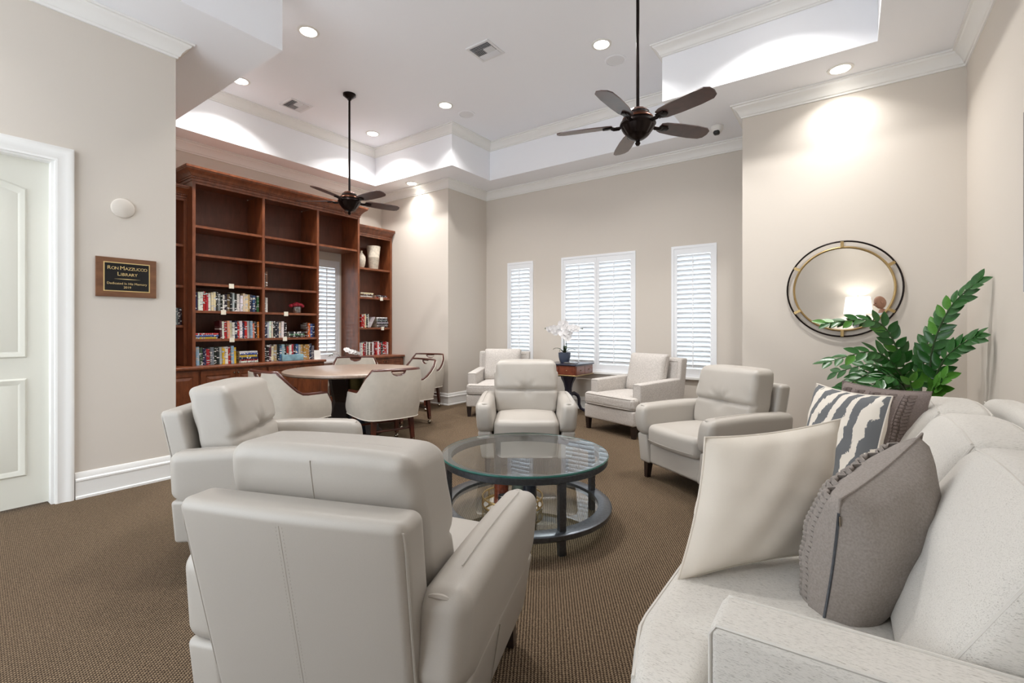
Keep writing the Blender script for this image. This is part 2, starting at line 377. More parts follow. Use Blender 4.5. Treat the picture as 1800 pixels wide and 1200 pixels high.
CAS = [(0, 0), (0, 0.018), (0.012, 0.022), (0.03, 0.018), (0.06, 0.022), (0.075, 0.030), (0.09, 0.030), (0.10, 0.026), (0.10, 0)]
def casing(bb, pts):       # pts: inner corners (y,z) ; profile grows outward
    k = len(CAS); path = pts; n_ = len(path)
    for i, (y, z) in enumerate(path):
        sy = 1 if y > 0.3 else -1; cor = z > 2
        for o, x in CAS: bb.v.append((-4.596 + x, y + sy * o, z + (o if cor else 0)))
    for i in range(n_ - 1):
        for j in range(k - 1): bb.f.append((i * k + j, i * k + j + 1, (i + 1) * k + j + 1, (i + 1) * k + j)); bb.m.append(0)
casing(cs, [(0.818, 0), (0.818, 2.439), (-0.10, 2.439), (-0.10, 0)])
cs.box(-4.736, -4.596, 0.800, 0.818, 0, 2.439).box(-4.736, -4.596, -0.10, -0.09, 0, 2.439).box(-4.736, -4.596, -0.09, 0.80, 2.425, 2.439)
struct(cs.build('trim_3', 'trim', smooth=30), 'white moulded door casing')

# windows with plantation shutters
def louver_mesh(L):
    bb = B(); n_ = 10; prof = [(0.036 * math.cos(2 * PI * i / n_), 0.0055 * math.sin(2 * PI * i / n_)) for i in range(n_)]
    vs = [(x, a, c) for x in (-L / 2, L / 2) for a, c in prof]
    bb.add(vs, [(i, (i + 1) % n_, n_ + (i + 1) % n_, n_ + i) for i in range(n_)] + [tuple(reversed(range(n_))), tuple(range(n_, 2 * n_))])
    return bb
def shutters(name, loc, rz, W, Hh, panels, label):
    """local: x across, z up from the sill, room side is -y"""
    win = bpy.data.objects.new(name, None); COL.objects.link(win); win.location = loc; win.rotation_euler = (0, 0, rz); struct(win, label)
    fw = 0.035
    B().box(-W / 2, W / 2, -0.012, 0.05, 0, fw).box(-W / 2, W / 2, -0.012, 0.05, Hh - fw, Hh).box(-W / 2, -W / 2 + fw, -0.012, 0.05, fw, Hh - fw).box(W / 2 - fw, W / 2, -0.012, 0.05, fw, Hh - fw).build('window_frame', 'shutter', win, smooth=0)
    B().box(-W / 2 - 0.012, W / 2 + 0.012, -0.045, -0.013, -0.022, 0.004).build('window_sill', 'trim', win, smooth=0)
    B().box(-W / 2 + 0.005, W / 2 - 0.005, 0.118, 0.122, 0.005, Hh - 0.005).build('window_pane', 'pane', win, smooth=0)
    pw = (W - 2 * fw) / panels; st = 0.042; rail = 0.085
    for k in range(panels):
        x0 = -W / 2 + fw + k * pw; x1 = x0 + pw; g = 0.0015
        pn = B().box(x0 + g, x0 + st, -0.006, 0.024, fw, Hh - fw).box(x1 - st, x1 - g, -0.006, 0.024, fw, Hh - fw)
        pn.box(x0 + st, x1 - st, -0.006, 0.024, fw, fw + rail).box(x0 + st, x1 - st, -0.006, 0.024, Hh - fw - rail, Hh - fw)
        po = pn.build('shutter_panel', 'shutter', win, smooth=0)
        z0, z1 = fw + rail, Hh - fw - rail; nl = max(3, round((z1 - z0) / 0.064)); sp = (z1 - z0) / nl
        lm = None
        for i in range(nl):
            if lm is None: lv = louver_mesh(pw - 2 * st - 0.004).build('louver', 'shutter', po); lm = lv.data
            else: lv = bpy.data.objects.new('louver', lm); COL.objects.link(lv); lv.parent = po
            lv.location = ((x0 + x1) / 2, 0.009, z0 + (i + 0.5) * sp); lv.rotation_euler = (math.radians(-42), 0, 0)
        B().box((x0 + x1) / 2 - 0.006, (x0 + x1) / 2 + 0.006, -0.036, -0.026, z0 + 0.02, z1 - 0.02).build('tilt_rod', 'shutter', po, smooth=0)
    return win
for i, (a, b_) in enumerate(WIN):
    shutters('window_%d' % (i + 1), ((a + b_) / 2, 6.55, WZ[0]), 0, b_ - a, WZ[1] - WZ[0], 2 if i == 1 else 1,
             ['narrow window with white shutters beside the alcove corner', 'wide window with paired white shutters behind the end table', 'narrow window with white shutters behind the linen chair'][i])
shutters('window_4', (-6.94, 4.45, 0.70), PI / 2, 0.50, 1.652, 1, 'narrow shuttered window inside the bookcase')

# ------------------------------------------------------------------ ceiling fixtures
def can_light(x, y, z, label, first=[None]):
    t = thing('ceiling_light', label, 'ceiling light', (x, y, z), 0, 'recessed ceiling lights')
    if first[0] is None:
        a = B().lathe([(0.075, 0.0), (0.105, 0.0), (0.103, -0.006), (0.08, -0.008), (0.075, 0.0)], 28, cap=False).build('trim_ring', 'white', t)
        c = B().lathe([(0.0, -0.003), (0.076, -0.003)], 28, cap=False).build('lens', 'lens', t)
        first[0] = (a.data, c.data)
    else:
        for nm, d in zip(('trim_ring', 'lens'), first[0]):
            o = bpy.data.objects.new(nm, d); COL.objects.link(o); o.parent = t
    l = bpy.data.lights.new('can_lamp', 'AREA'); l.shape = 'DISK'; l.size = 0.14; l.energy = CAN_POWER * (0.3 if z < ZT else 1.0); l.color = (1.0, 0.975, 0.95); l.spread = math.radians(125)
    lo = bpy.data.objects.new('can_lamp', l); COL.objects.link(lo); lo.parent = t; lo.location = (0, 0, -0.012)
    return t
for x, y, lb in ((-4.41, 4.60, 'recessed light in the upper ceiling beside the speaker near the soffit corner'),
                 (-5.96, 4.62, 'recessed light in the upper ceiling tray corner above the bookcase window'),
                 (-5.98, 2.70, 'recessed light in the upper ceiling partly behind the soffit corner by the bookcase'),
                 (-4.43, 2.65, 'recessed light in the upper ceiling nearest the protruding soffit corner'),
                 (-2.13, 4.57, 'recessed light in the upper ceiling between square vent and large fan rod'),
                 (-0.58, 4.40, 'recessed light in the upper ceiling beyond the large fan'),
                 (-2.13, 2.65, 'recessed light in the upper ceiling above the coffee table')):
    can_light(x, y, ZT, lb)
can_light(-5.90, 5.36, ZS, 'recessed light in the low soffit washing the alcove wall')
can_light(-0.08, 5.30, ZS, 'recessed light in the low soffit above the round mirror')
can_light(0.05, -1.05, ZS, 'unseen recessed light added in the low soffit above the white sideboard')  # added out of view to brighten the rear wall in the mirror
can_light(-4.30, -0.3, ZS, 'unseen recessed light added in the low soffit above the panelled door')  # unseen fill light added over the door wall
def vent(x, y, label):
    t = thing('ceiling_vent', label, 'air vent', (x, y, ZT), 0, 'square ceiling air vents')
    s = 0.15
    f = B()
    for a, b_, c, d in ((-s, s, -s, -s + 0.025), (-s, s, s - 0.025, s), (-s, -s + 0.025, -s + 0.025, s - 0.025), (s - 0.025, s, -s + 0.025, s - 0.025)): f.box(a, b_, c, d, -0.012, -0.001)
    f.build('vent_frame', 'vent', t, smooth=0)
    B().box(-s + 0.025, s - 0.025, -s + 0.025, s - 0.025, -0.003, -0.001).build('duct', 'ventdark', t, smooth=0)
    sl = None
    def slat(cx, cy, L, rot, tilt):
        nonlocal sl
        if sl is None or abs(sl[1] - L) > 1e-6:
            o = B().box(-L / 2, L / 2, -0.008, 0.008, -0.001, 0.001).build('slat', 'vent', t, smooth=0); sl = (o.data, L)
        else: o = bpy.data.objects.new('slat', sl[0]); COL.objects.link(o); o.parent = t
        o.location = (cx, cy, -0.010); o.rotation_euler = (tilt, 0, rot)
    for k in range(4):
        slat(0, -0.115 + k * 0.02, 0.24, 0, 0.7); slat(0, 0.115 - k * 0.02, 0.24, 0, -0.7)
    for k in range(6):
        slat(-0.105 + k * 0.019, 0, 0.085, PI / 2, 0.7); slat(0.105 - k * 0.019, 0, 0.085, PI / 2, -0.7)
vent(-3.19, 3.94, 'square white air vent in the middle of the upper ceiling')
vent(-6.03, 3.43, 'square white air vent above the bookcase beside the smaller fan')
for x, y, lb in ((-2.13, 4.93, 'round flush ceiling speaker beside the large fan rod'), (-4.35, 4.96, 'round flush ceiling speaker by the soffit corner')):
    t = thing('ceiling_speaker', lb, 'speaker', (x, y, ZT), 0, 'flush ceiling speakers')
    B().lathe([(0.0, -0.006), (0.098, -0.006), (0.10, -0.001)], 28, cap=False).build('grille', 'vent', t)
    B().lathe([(0.10, -0.001), (0.10, -0.009), (0.116, -0.006), (0.118, -0.001)], 28, cap=False).build('bezel', 'ceil', t)
t = thing('spot_camera', 'small white ceiling dome with a black lens below the window soffit', 'camera', (-1.29, 5.96, ZS))
B().lathe([(0.0, -0.075), (0.05, -0.07), (0.066, -0.04), (0.07, -0.001)], 24, cap=False).build('housing', 'white', t)
o = B().rbox((0.0, -0.03, -0.085), (0.07, 0.07, 0.05), 0.022).build('lens_block', 'black', t)

def ceiling_fan(loc, rot, label, drop):
    t = thing('ceiling_fan', label, 'ceiling fan', loc, rot, 'dark ceiling fans on long rods')
    B().lathe([(0.0, -0.075), (0.022, -0.074), (0.03, -0.055), (0.05, -0.045), (0.06, -0.03), (0.078, -0.022), (0.08, -0.001), (0.0, -0.001)], 28, cap=False).build('canopy', 'bronze', t)
    zb = -drop
    B().lathe([(0.013, zb + 0.10), (0.013, -0.07)], 14).build('down_rod', 'bronze', t)
    flute = lambda i, j: (0.035 if j % 2 else -0.02)
    hs = B().lathe([(0.015, 0.125), (0.035, 0.118), (0.06, 0.105), (0.092, 0.075), (0.10, 0.062), (0.098, 0.05), (0.118, 0.044), (0.12, 0.02), (0.112, 0.012), (0.138, 0.006), (0.142, -0.012), (0.132, -0.022), (0.128, -0.03)], 40, (0, 0, zb), cap=False).build('motor_housing', 'bronze', t)
    B().lathe([(0.128, -0.03), (0.115, -0.055), (0.094, -0.085), (0.082, -0.098)], 56, (0, 0, zb), cap=False, wave=lambda i, j: 0.03 if j % 4 < 2 else -0.02).build('fluted_bowl', 'bronze', t)
    B().lathe([(0.086, -0.098), (0.07, -0.112), (0.045, -0.128), (0.018, -0.136), (0.016, -0.15), (0.022, -0.16), (0.012, -0.178), (0.0, -0.18)], 40, (0, 0, zb), cap=False, wave=lambda i, j: 0.02 if (j % 4 < 2 and i < 3) else 0).build('finial_cap', 'bronze', t)
    B().lathe([(0.101, 0.056), (0.104, 0.052), (0.101, 0.048)], 36, (0, 0, zb), cap=False).build('copper_band', 'copper', hs)
    B().lathe([(0.1205, 0.038), (0.123, 0.032), (0.1205, 0.026)], 36, (0, 0, zb), cap=False).build('copper_band', 'copper', hs)
    B().lathe([(0.064, 0.108), (0.09, 0.082)], 48, (0, 0, zb), cap=False, wave=lambda i, j: 0.03 if j % 4 < 2 else -0.01).build('fluted_collar', 'copper', hs)
    # blade outline (length along +x), pitched
    out = [(0.20, -0.045), (0.24, -0.062), (0.36, -0.074), (0.52, -0.078), (0.62, -0.070), (0.655, -0.045), (0.665, 0.0), (0.655, 0.045), (0.62, 0.070), (0.52, 0.078), (0.36, 0.074), (0.24, 0.062), (0.20, 0.045)]
    bb = B(); k = len(out); bb.add([(x, y, 0.004) for x, y in out] + [(x, y, -0.004) for x, y in out], [tuple(range(k)), tuple(reversed(range(k, 2 * k)))] + [(i, k + i, k + (i + 1) % k, (i + 1) % k) for i in range(k)])
    bl = None; br = None
    for q in range(5):
        a = 2 * PI * q / 5
        mt = Matrix.Rotation(a, 4, 'Z') @ Matrix.Translation((0, 0, zb - 0.004)) @ Matrix.Rotation(math.radians(-13), 4, 'X')
        if bl is None: o = bb.build('blade', 'blade', t, smooth=30); bl = o.data
        else: o = bpy.data.objects.new('blade', bl); COL.objects.link(o); o.parent = t
        o.matrix_local = mt
        if br is None:
            r_ = B().rbox((0.165, 0, -0.012), (0.10, 0.03, 0.016), 0.006).rbox((0.225, 0, -0.010), (0.075, 0.062, 0.010), 0.005).rbox((0.255, 0, -0.012), (0.05, 0.032, 0.012), 0.005)
            r_.tube([(0.125, 0, -0.004), (0.15, 0, -0.022), (0.19, 0, -0.022), (0.21, 0, -0.012)], 0.010, 8)
            p = r_.build('blade_bracket', 'bronze', o); br = p.data
        else: p = bpy.data.objects.new('blade_bracket', br); COL.objects.link(p); p.parent = o
    return t
ceiling_fan((-1.39, 3.66, ZT), math.radians(53), 'large dark ceiling fan hanging above the coffee table seating', 1.34)
ceiling_fan((-5.20, 3.67, ZT), math.radians(0), 'dark ceiling fan hanging in front of the bookcase above the card table', 1.36)

# ------------------------------------------------------------------ wall pieces
t = thing('wall_plaque', 'walnut plaque with black plate and gold lettering on cream wall', 'plaque', (-4.596, 1.2275, 1.6385))
B().box(0.001, 0.020, -0.1885, 0.1885, -0.15, 0.15).build('backing_board', 'walnut', t, smooth=0)
B().box(0.020, 0.0215, -0.145, 0.145, -0.108, 0.115).build('gold_border', 'gold', t, smooth=0)
pl = B().box(0.0215, 0.0225, -0.138, 0.138, -0.101, 0.108).build('black_plate', 'plaque', t, smooth=0)
def text(s_, size, y, z, x, parent, mat='gold', name='lettering', align='CENTER', rot=(PI / 2, 0, PI / 2), ext=0.0006):
    cu = bpy.data.curves.new(name, 'FONT'); cu.body = s_; cu.size = size; cu.align_x = align; cu.align_y = 'CENTER'; cu.extrude = ext; cu.resolution_u = 3
    tmp = bpy.data.objects.new('tmp', cu); COL.objects.link(tmp); bpy.context.view_layer.update()
    me = bpy.data.meshes.new_from_object(tmp.evaluated_get(bpy.context.evaluated_depsgraph_get()))
    bpy.data.objects.remove(tmp); bpy.data.curves.remove(cu); me.materials.clear(); me.materials.append(M[mat])
    o = bpy.data.objects.new(name, me); COL.objects.link(o); o.parent = parent; o.location = (x, y, z); o.rotation_euler = rot
    return o
def smallcaps(line, big, small, z):
    xs = []; wid = {'R': .66, 'O': .74, 'N': .72, 'M': .84, 'A': .66, 'Z': .62, 'U': .68, 'C': .68, 'L': .56, 'I': .30, 'B': .64, 'Y': .62, ' ': .32}
    cur = 0
    for ch, s_ in line: xs.append((ch, s_, cur)); cur += wid[ch] * s_ * 0.93
    for ch, s_, x in xs:
        if ch != ' ': text(ch, s_, x - cur / 2, z - (big - s_) * 0.36, 0.0226, pl, align='LEFT')
smallcaps([('R', .039)] + [(c, .032) for c in 'ON '] + [('M', .041)] + [(c, .032) for c in 'AZZUCCO'], .041, .032, 0.072)
smallcaps([('L', .041)] + [(c, .032) for c in 'IBRARY'], .041, .032, 0.026)
bb = B(); bb.add([(0.0228, -0.085, -0.012), (0.0228, 0.0, -0.015), (0.0228, 0.085, -0.012), (0.0228, 0.0, -0.009)], [(0, 1, 2, 3)]); bb.build('gold_rule', 'gold', pl, smooth=0)
text('Dedicated In His Memory', 0.024, 0, -0.047, 0.0226, pl); text('2019', 0.024, 0, -0.076, 0.0226, pl)
o = B().lathe([(0.0, 0.024), (0.058, 0.022), (0.072, 0.014), (0.076, 0.001)], 32, cap=False).build('round_wall_cover', 'wall')
o.location = (-4.596, 1.205, 2.178); o.rotation_euler = (0, PI / 2, 0); tag(o, 'plain round cream cover disc on the wall above the plaque', 'wall cover')
# round mirror
t = thing('round_mirror', 'large round mirror in a double brass ring frame on cream wall', 'mirror', (-0.07, 5.58, 1.625))
def ring(R, r_, y, n_=72): return [(R * math.cos(2 * PI * i / n_), y, R * math.sin(2 * PI * i / n_)) for i in range(n_)]
B().tube(ring(0.458, 0.008, -0.03), 0.008, 8, True).build('outer_ring', 'bronze', t)
B().tube(ring(0.40, 0.010, -0.03), 0.010, 8, True).build('inner_ring', 'brass', t)
bb = B(); n_ = 72
bb.add([(0.395 * math.cos(2 * PI * i / n_), y, 0.395 * math.sin(2 * PI * i / n_)) for y in (-0.024, -0.004) for i in range(n_)], [tuple(range(n_)), tuple(reversed(range(n_, 2 * n_)))] + [(i, n_ + i, n_ + (i + 1) % n_, (i + 1) % n_) for i in range(n_)])
bb.build('mirror_glass', 'mirror', t, smooth=30)
for q in range(6):
    a = PI / 2 + q * PI / 3; o = B().box(0.40, 0.458, -0.041, -0.019, -0.013, 0.013).build('spacer_block', 'brass', t, smooth=0); o.rotation_euler = (0, -a, 0)
t = thing('picture_frame', 'dark framed picture hanging on the wall above the sofa', 'picture', (0.81, 3.30, 1.95))
f = B()
for a, b_, c, d in ((-0.5, 0.5, 0.47, 0.5), (-0.5, 0.5, -0.5, -0.47), (-0.5, -0.47, -0.47, 0.47), (0.47, 0.5, -0.47, 0.47)): f.box(-0.03, -0.002, a, b_, c, d)
f.build('frame', 'bronze', t, smooth=0); B().box(-0.012, -0.002, -0.47, 0.47, -0.47, 0.47).build('canvas', 'cream', t, smooth=0)

# ------------------------------------------------------------------ bookcase wall
XB = -6.935
def cornice(bb, y0, y1, xf, ztop, h, ret0=True, ret1=True):
    s_ = h / 0.16
    pr = [(0, 0), (0.008, 0), (0.008, 0.03), (0.018, 0.034), (0.018, 0.052), (0.026, 0.056), (0.034, 0.07), (0.06, 0.10), (0.09, 0.118), (0.092, 0.132), (0.10, 0.136), (0.10, 0.16), (0, 0.16)]
    pts = ([(XB, y1)] if ret1 else []) + [(xf, y1), (xf, y0)] + ([(XB, y0)] if ret0 else [])
    pts = list(reversed(pts)); pts = [(x, y) for x, y in pts]
    # outward is to the right of the path near -> far, so mirror the profile
    return bb.sweep(list(reversed(pts)), [(a * s_, z * s_) for a, z in pr], False, ztop - h)
def dentils(par, y0, y1, x, z):
    bb = B(); n_ = int((y1 - y0) / 0.024)
    for i in range(n_): bb.box(x, x + 0.008, y0 + i * 0.024, y0 + i * 0.024 + 0.013, z, z + 0.014)
    bb.build('dentil_row', 'cherry', par, smooth=0, kind='stuff')
def case(name, label, y0, y1, xf, zc, divs, shelves, z0=0.78, open_bay=None, cor=0.16, r0=True, r1=True):
    t = thing(name, label, 'bookcase', (0, 0, 0))
    zt = zc - cor
    for y in (y0, y1 - 0.035):
        B().box(XB, xf, y, y + 0.035, z0, zt + 0.02).build('side_panel', 'cherry', t, smooth=0)
    for y in divs: B().box(XB, xf - 0.002, y - 0.016, y + 0.016, z0, zt).build('divider', 'cherry', t, smooth=0)
    edges = [y0 + 0.035] + [q for y in divs for q in (y - 0.016, y + 0.016)] + [y1 - 0.035]
    bays = [(edges[i], edges[i + 1]) for i in range(0, len(edges), 2)]
    for i, (a, b_) in enumerate(bays):
        zb = z0 if i != open_bay else 2.485
        B().box(XB, XB + 0.012, a, b_, zb, zt + 0.02).build('back_panel', 'cherrydark', t, smooth=0)
        B().box(xf - 0.03, xf - 0.004, a, b_, zt - 0.03, zt + 0.02).build('top_rail', 'cherry', t, smooth=0)
        for z in (shelves if i != open_bay else [2.515]):
            B().box(XB + 0.012, xf - 0.012, a, b_, z - 0.03, z).build('shelf', 'cherry', t, smooth=0)
    B().box(XB, xf - 0.002, y0 + 0.001, y1 - 0.001, zt + 0.02, zt + 0.05).build('top_board', 'cherry', t, smooth=0)
    cb2 = B(); cornice(cb2, y0, y1, xf, zc, cor, r0, r1); c = cb2.build('cornice', 'cherry', t, smooth=30)
    dentils(c, y0, y1, xf + 0.018 * cor / 0.16, zc - cor + 0.034 * cor / 0.16)
    return t
SH = [1.111, 1.464, 1.802, 2.162, 2.508]
case('bookcase', 'tall cherry bookcase with three bays and deep cornice around a window', 2.373, 4.771, -6.487, 3.20, (3.229, 4.035), SH, 0.785, 2)
case('bookcase', 'lower cherry bookcase next to the door wall corner', 1.57, 2.372, -6.64, 2.98, (), [1.284, 1.773, 2.276], 0.785, None, 0.14, True, False)
case('bookcase', 'lower cherry bookcase with two vases beside the alcove wall', 4.772, 5.56, -6.64, 2.96, (), [1.255, 1.77, 2.265], 0.785, None, 0.14, False, False)
for y0, y1, lb in ((1.565, 4.055, 'long cherry worktop under the book rows'), (4.735, 5.567, 'short cherry worktop under the red and white book row')):
    o = B().rbox(((XB - 6.30) / 2, (y0 + y1) / 2, 0.767), (-6.30 - XB, y1 - y0, 0.034), 0.008, 1).build('worktop', 'cherry'); tag(o, lb, 'worktop')
def cabinet(y0, y1, label):
    t = thing('base_cabinet', label, 'cabinet', (0, 0, 0), 0, 'cherry base cabinets')
    xf = -6.352
    B().box(XB, xf, y0 + 0.002, y1 - 0.002, 0.13, 0.749).build('body', 'cherry', t, smooth=0)
    pl_ = B().box(XB, -6.36, y0 + 0.002, y1 - 0.002, 0.0, 0.13).box(-6.36, -6.345, y0 + 0.002, y1 - 0.002, 0.0, 0.06).box(-6.36, -6.338, y0 + 0.002, y1 - 0.002, 0.06, 0.075).box(-6.36, -6.34, y0 + 0.002, y1 - 0.002, 0.115, 0.13)
    pl_.build('plinth', 'cherry', t, smooth=0)
    ym = (y0 + y1) / 2
    for a, b_, ky in ((y0 + 0.012, ym - 0.003, ym - 0.025), (ym + 0.003, y1 - 0.012, ym + 0.025)):
        bb = B(); z0, z1 = 0.15, 0.725
        rings = [(0, 0), (0, 0.018), (0.055, 0.018), (0.062, 0.010), (0.07, 0.010), (0.10, 0.018)]
        for ins, x in rings: bb.v += [(xf + x, a + ins, z0 + ins), (xf + x, b_ - ins, z0 + ins), (xf + x, b_ - ins, z1 - ins), (xf + x, a + ins, z1 - ins)]
        for i in range(len(rings) - 1):
            for j in range(4): bb.f.append((i * 4 + j, i * 4 + (j + 1) % 4, i * 4 + 4 + (j + 1) % 4, i * 4 + 4 + j)); bb.m.append(0)
        k = (len(rings) - 1) * 4; bb.f.append((k, k + 1, k + 2, k + 3)); bb.m.append(0)
        dd = bb.build('door', 'cherry', t, smooth=0)
        kn = B().lathe([(0.0, 0.028), (0.010, 0.026), (0.013, 0.018), (0.008, 0.010), (0.006, 0.0)], 12, cap=False).build('knob', 'chrome', dd)
        kn.location = (xf + 0.018, ky, 0.685); kn.rotation_euler = (0, PI / 2, 0)
cabinet(1.565, 2.395, 'cherry base cabinet with raised-panel doors next to the door wall')
cabinet(2.395, 3.205, 'cherry base cabinet with paired doors under the yellow-spined books')
cabinet(3.205, 4.05, 'cherry base cabinet with paired doors beside the window opening')
cabinet(4.74, 5.566, 'cherry base cabinet with paired doors against the alcove wall')
o = B().box(XB, -6.42, 4.06, 4.73, 0.0, 0.50).build('window_bench', 'cherry', smooth=0); tag(o, 'low cherry bench below the bookcase window holding an orchid', 'bench')

# ------------------------------------------------------------------ books
COLS = dict(white=(226, 226, 224), cream=(214, 204, 176), red=(176, 34, 36), darkred=(112, 24, 30), black=(26, 26, 30), navy=(30, 38, 66), blue=(48, 86, 140), sky=(140, 170, 196),
            grey=(120, 122, 126), silver=(176, 178, 182), brown=(84, 54, 40), tan=(178, 146, 104), gold=(170, 136, 62), yellow=(212, 184, 50), green=(58, 92, 62), olive=(98, 94, 58), peach=(222, 160, 132), salmon=(206, 110, 96), orange=(204, 104, 44), burgundy=(86, 28, 40))
ORD = ['first', 'second', 'third', 'fourth', 'fifth', 'sixth', 'seventh', 'eighth', 'ninth', 'tenth', 'eleventh', 'twelfth', 'thirteenth', 'fourteenth', 'fifteenth', 'sixteenth', 'seventeenth', 'eighteenth', 'nineteenth', 'twentieth', 'twenty-first', 'twenty-second', 'twenty-third', 'twenty-fourth', 'twenty-fifth', 'twenty-sixth', 'twenty-seventh', 'twenty-eighth']
BOOKM = {}
def book_mesh(t_, h, d):
    """upright: thickness along y, height along z, spine at x=0 facing +x, fore-edge towards -x"""
    key = (round(t_, 3), round(h, 2), round(d, 2))
    if key in BOOKM: return BOOKM[key]
    t_, h, d = key; c = min(0.003, t_ * 0.15); bb = B()
    # rounded spine strip + two boards
    ys = [-t_ / 2 + t_ * i / 6 for i in range(7)]
    vs = [(-0.004 + 0.004 * math.cos((i / 6 - 0.5) * PI * 0.9), y, z) for z in (0, h) for i, y in enumerate(ys)]
    bb.add(vs + [(-d, -t_ / 2, 0), (-d, t_ / 2, 0), (-d, -t_ / 2, h), (-d, t_ / 2, h)],
           [(i, i + 1, 8 + i, 7 + i) for i in range(6)] + [(14, 0, 7, 16), (6, 15, 17, 13)])
    bb.add([(-0.004, y, z) for y in (-t_ / 2 + c, t_ / 2 - c) for z in (0, h)] + [(-d, y, z) for y in (-t_ / 2 + c, t_ / 2 - c) for z in (0, h)], [(0, 1, 5, 4), (2, 6, 7, 3)])
    bb.cur = 1
    bb.box(-d + 0.004, -0.004, -t_ / 2 + c, t_ / 2 - c, 0.003, h - 0.003)
    o = bb.build('book', ['book', 'page'], smooth=35); me = o.data; bpy.data.objects.remove(o); BOOKM[key] = me; return me
def book(col, x, y, z, t_, h, d, label, group, lean=0.0, flat=False, yaw=0.0):
    o = bpy.data.objects.new('book', book_mesh(t_, h, d)); COL.objects.link(o)
    o.color = lin(tuple(max(0, min(255, v_ + random.randint(-10, 10))) for v_ in COLS[col]))
    if flat: o.matrix_world = Matrix.Translation((x, y + h, z + t_ / 2)) @ Matrix.Rotation(PI / 2, 4, 'X')
    else: o.matrix_world = Matrix.Translation((x, y, z)) @ Matrix.Rotation(lean, 4, 'X')
    tag(o, label, 'book', group); return o
def book_row(cols, y0, y1, z, x, h, where, group, rev=False, lean=0.0, d=0.15):
    n_ = len(cols); ws = [random.uniform(0.8, 1.25) for _ in cols]; k = (y1 - y0 - 0.0015 * n_) / sum(ws); y = y0
    for i, (c, wd) in enumerate(zip(cols, ws)):
        t_ = wd * k; hh = h * random.uniform(0.9, 1.04); idx = i if rev else n_ - 1 - i
        book(c, x - random.uniform(0, 0.02), y + t_ / 2, z + 0.0005 + (abs(math.sin(lean)) * t_ / 2), t_ - 0.0005, hh, d, '%s book, %s from window end of %s' % (c, ORD[idx], where), group, lean)
        y += t_ + 0.0015
def book_stack(cols, y, z, x, wid, th, where, group, d=0.15):
    zz = z + 0.0005
    for i, c in enumerate(cols):
        t_ = th * random.uniform(0.85, 1.15); book(c, x - random.uniform(0, 0.015), y, zz, t_, wid * random.uniform(0.92, 1.04), d, '%s book lying %s from bottom of %s' % (c, ORD[i], where), group, flat=True, yaw=0.0); zz += t_ + 0.0008
XS = -6.52; W1, W2 = (2.412, 3.210), (3.249, 4.016)
book_row('navy white white red red white cream cream black grey black white black olive black silver black white white cream cream tan navy blue navy green brown black'.split()[:26], 2.42, 3.185, 1.464, XS, 0.235, 'the long row beneath the topmost paper tag', 'books in the long upper row')
book_stack(['yellow', 'blue', 'red'], 2.425, 1.111, XS, 0.25, 0.024, 'the small stack beside mixed spines', 'small flat book stack')
book_row('burgundy white red peach cream white navy red white navy red silver sky salmon black orange'.split(), 2.70, 3.19, 1.111, XS, 0.225, 'the mixed row beside a small stack', 'books in the mixed red row', lean=0.02)
book_row('sky green navy red grey black black silver yellow white red sky yellow'.split(), 2.43, 2.90, 0.785, XS, 0.225, 'the worktop row with yellow spines', 'books in the yellow worktop row', lean=0.02)
book_stack(['white', 'red', 'navy', 'yellow', 'blue', 'white'], 2.935, 0.785, XS, 0.235, 0.024, 'the flat stack next to the yellow spines', 'flat book stack on the worktop')
book_row('navy silver white cream black black navy cream white black'.split(), 3.26, 3.57, 1.111, XS, 0.225, 'the dark row beside a flat black stack', 'books in the middle bay dark row')
book_stack(['black', 'green', 'black'], 3.60, 1.111, XS, 0.235, 0.026, 'the flat stack between dark rows', 'flat black book stack')
book_row('brown orange blue navy'.split(), 3.875, 4.005, 1.111, XS, 0.215, 'the short blue and orange row', 'books in the short blue row')
book_row('black black burgundy cream tan black blue sky black red white red black blue silver tan gold gold gold navy grey'.split(), 3.26, 4.0, 0.785, XS, 0.225, 'the worktop row with gold spines', 'books in the gold worktop row')
book_row(['white', 'brown'], 3.255, 3.30, 1.802, XS, 0.215, 'the lone pair on a bare shelf', 'lone pair of books')
book_row(['grey', 'white'], 3.255, 3.31, 1.464, XS, 0.22, 'the pair on the shelf with red roses', 'pair of books near the roses')
book_row(['silver', 'grey', 'black'], 2.22, 2.33, 1.284, -6.67, 0.225, 'the short row by the door wall corner', 'books in the corner bookcase')
XR = -6.67
book_row('red red cream black white'.split(), 4.95, 5.10, 1.255, XR, 0.225, 'the short red row next to a dark stack', 'books in the short red row', rev=True)
book('silver', XR, 5.125, 1.259, 0.016, 0.2, 0.15, 'silver book leaning slanted against the dark flat stack', 'leaning book', lean=-0.5)
book_stack(['black', 'grey', 'black', 'silver', 'black', 'grey', 'black', 'white'], 5.26, 1.255, XR, 0.25, 0.022, 'the tall dark stack beside the alcove wall', 'tall dark book stack')
book_stack(['white', 'brown', 'cream'], 4.93, 1.77, XR, 0.26, 0.024, 'the cream stack below the vases', 'cream book stack')
book_stack(['red', 'black'], 5.24, 1.77, XR, 0.25, 0.026, 'the red and black stack below the vases', 'red and black book stack')
book_row('white white red darkred white black white brown white darkred red white red black black red red white'.split(), 4.90, 5.51, 0.785, XR, 0.225, 'the red and white worktop row', 'books in the red and white worktop row', rev=True)
def paper_tag(x, y, z, label):
    t_ = B().box(x, x + 0.002, y - 0.03, y + 0.03, z - 0.042, z + 0.018).build('shelf_tag', 'tag', smooth=0); tag(t_, label, 'label', 'paper tags on shelf edges')
paper_tag(-6.498, 2.822, 1.80, 'cream paper tag on the shelf edge above the long upper book row')
paper_tag(-6.498, 2.727, 1.46, 'cream paper tag on the shelf edge above the leaning burgundy book')
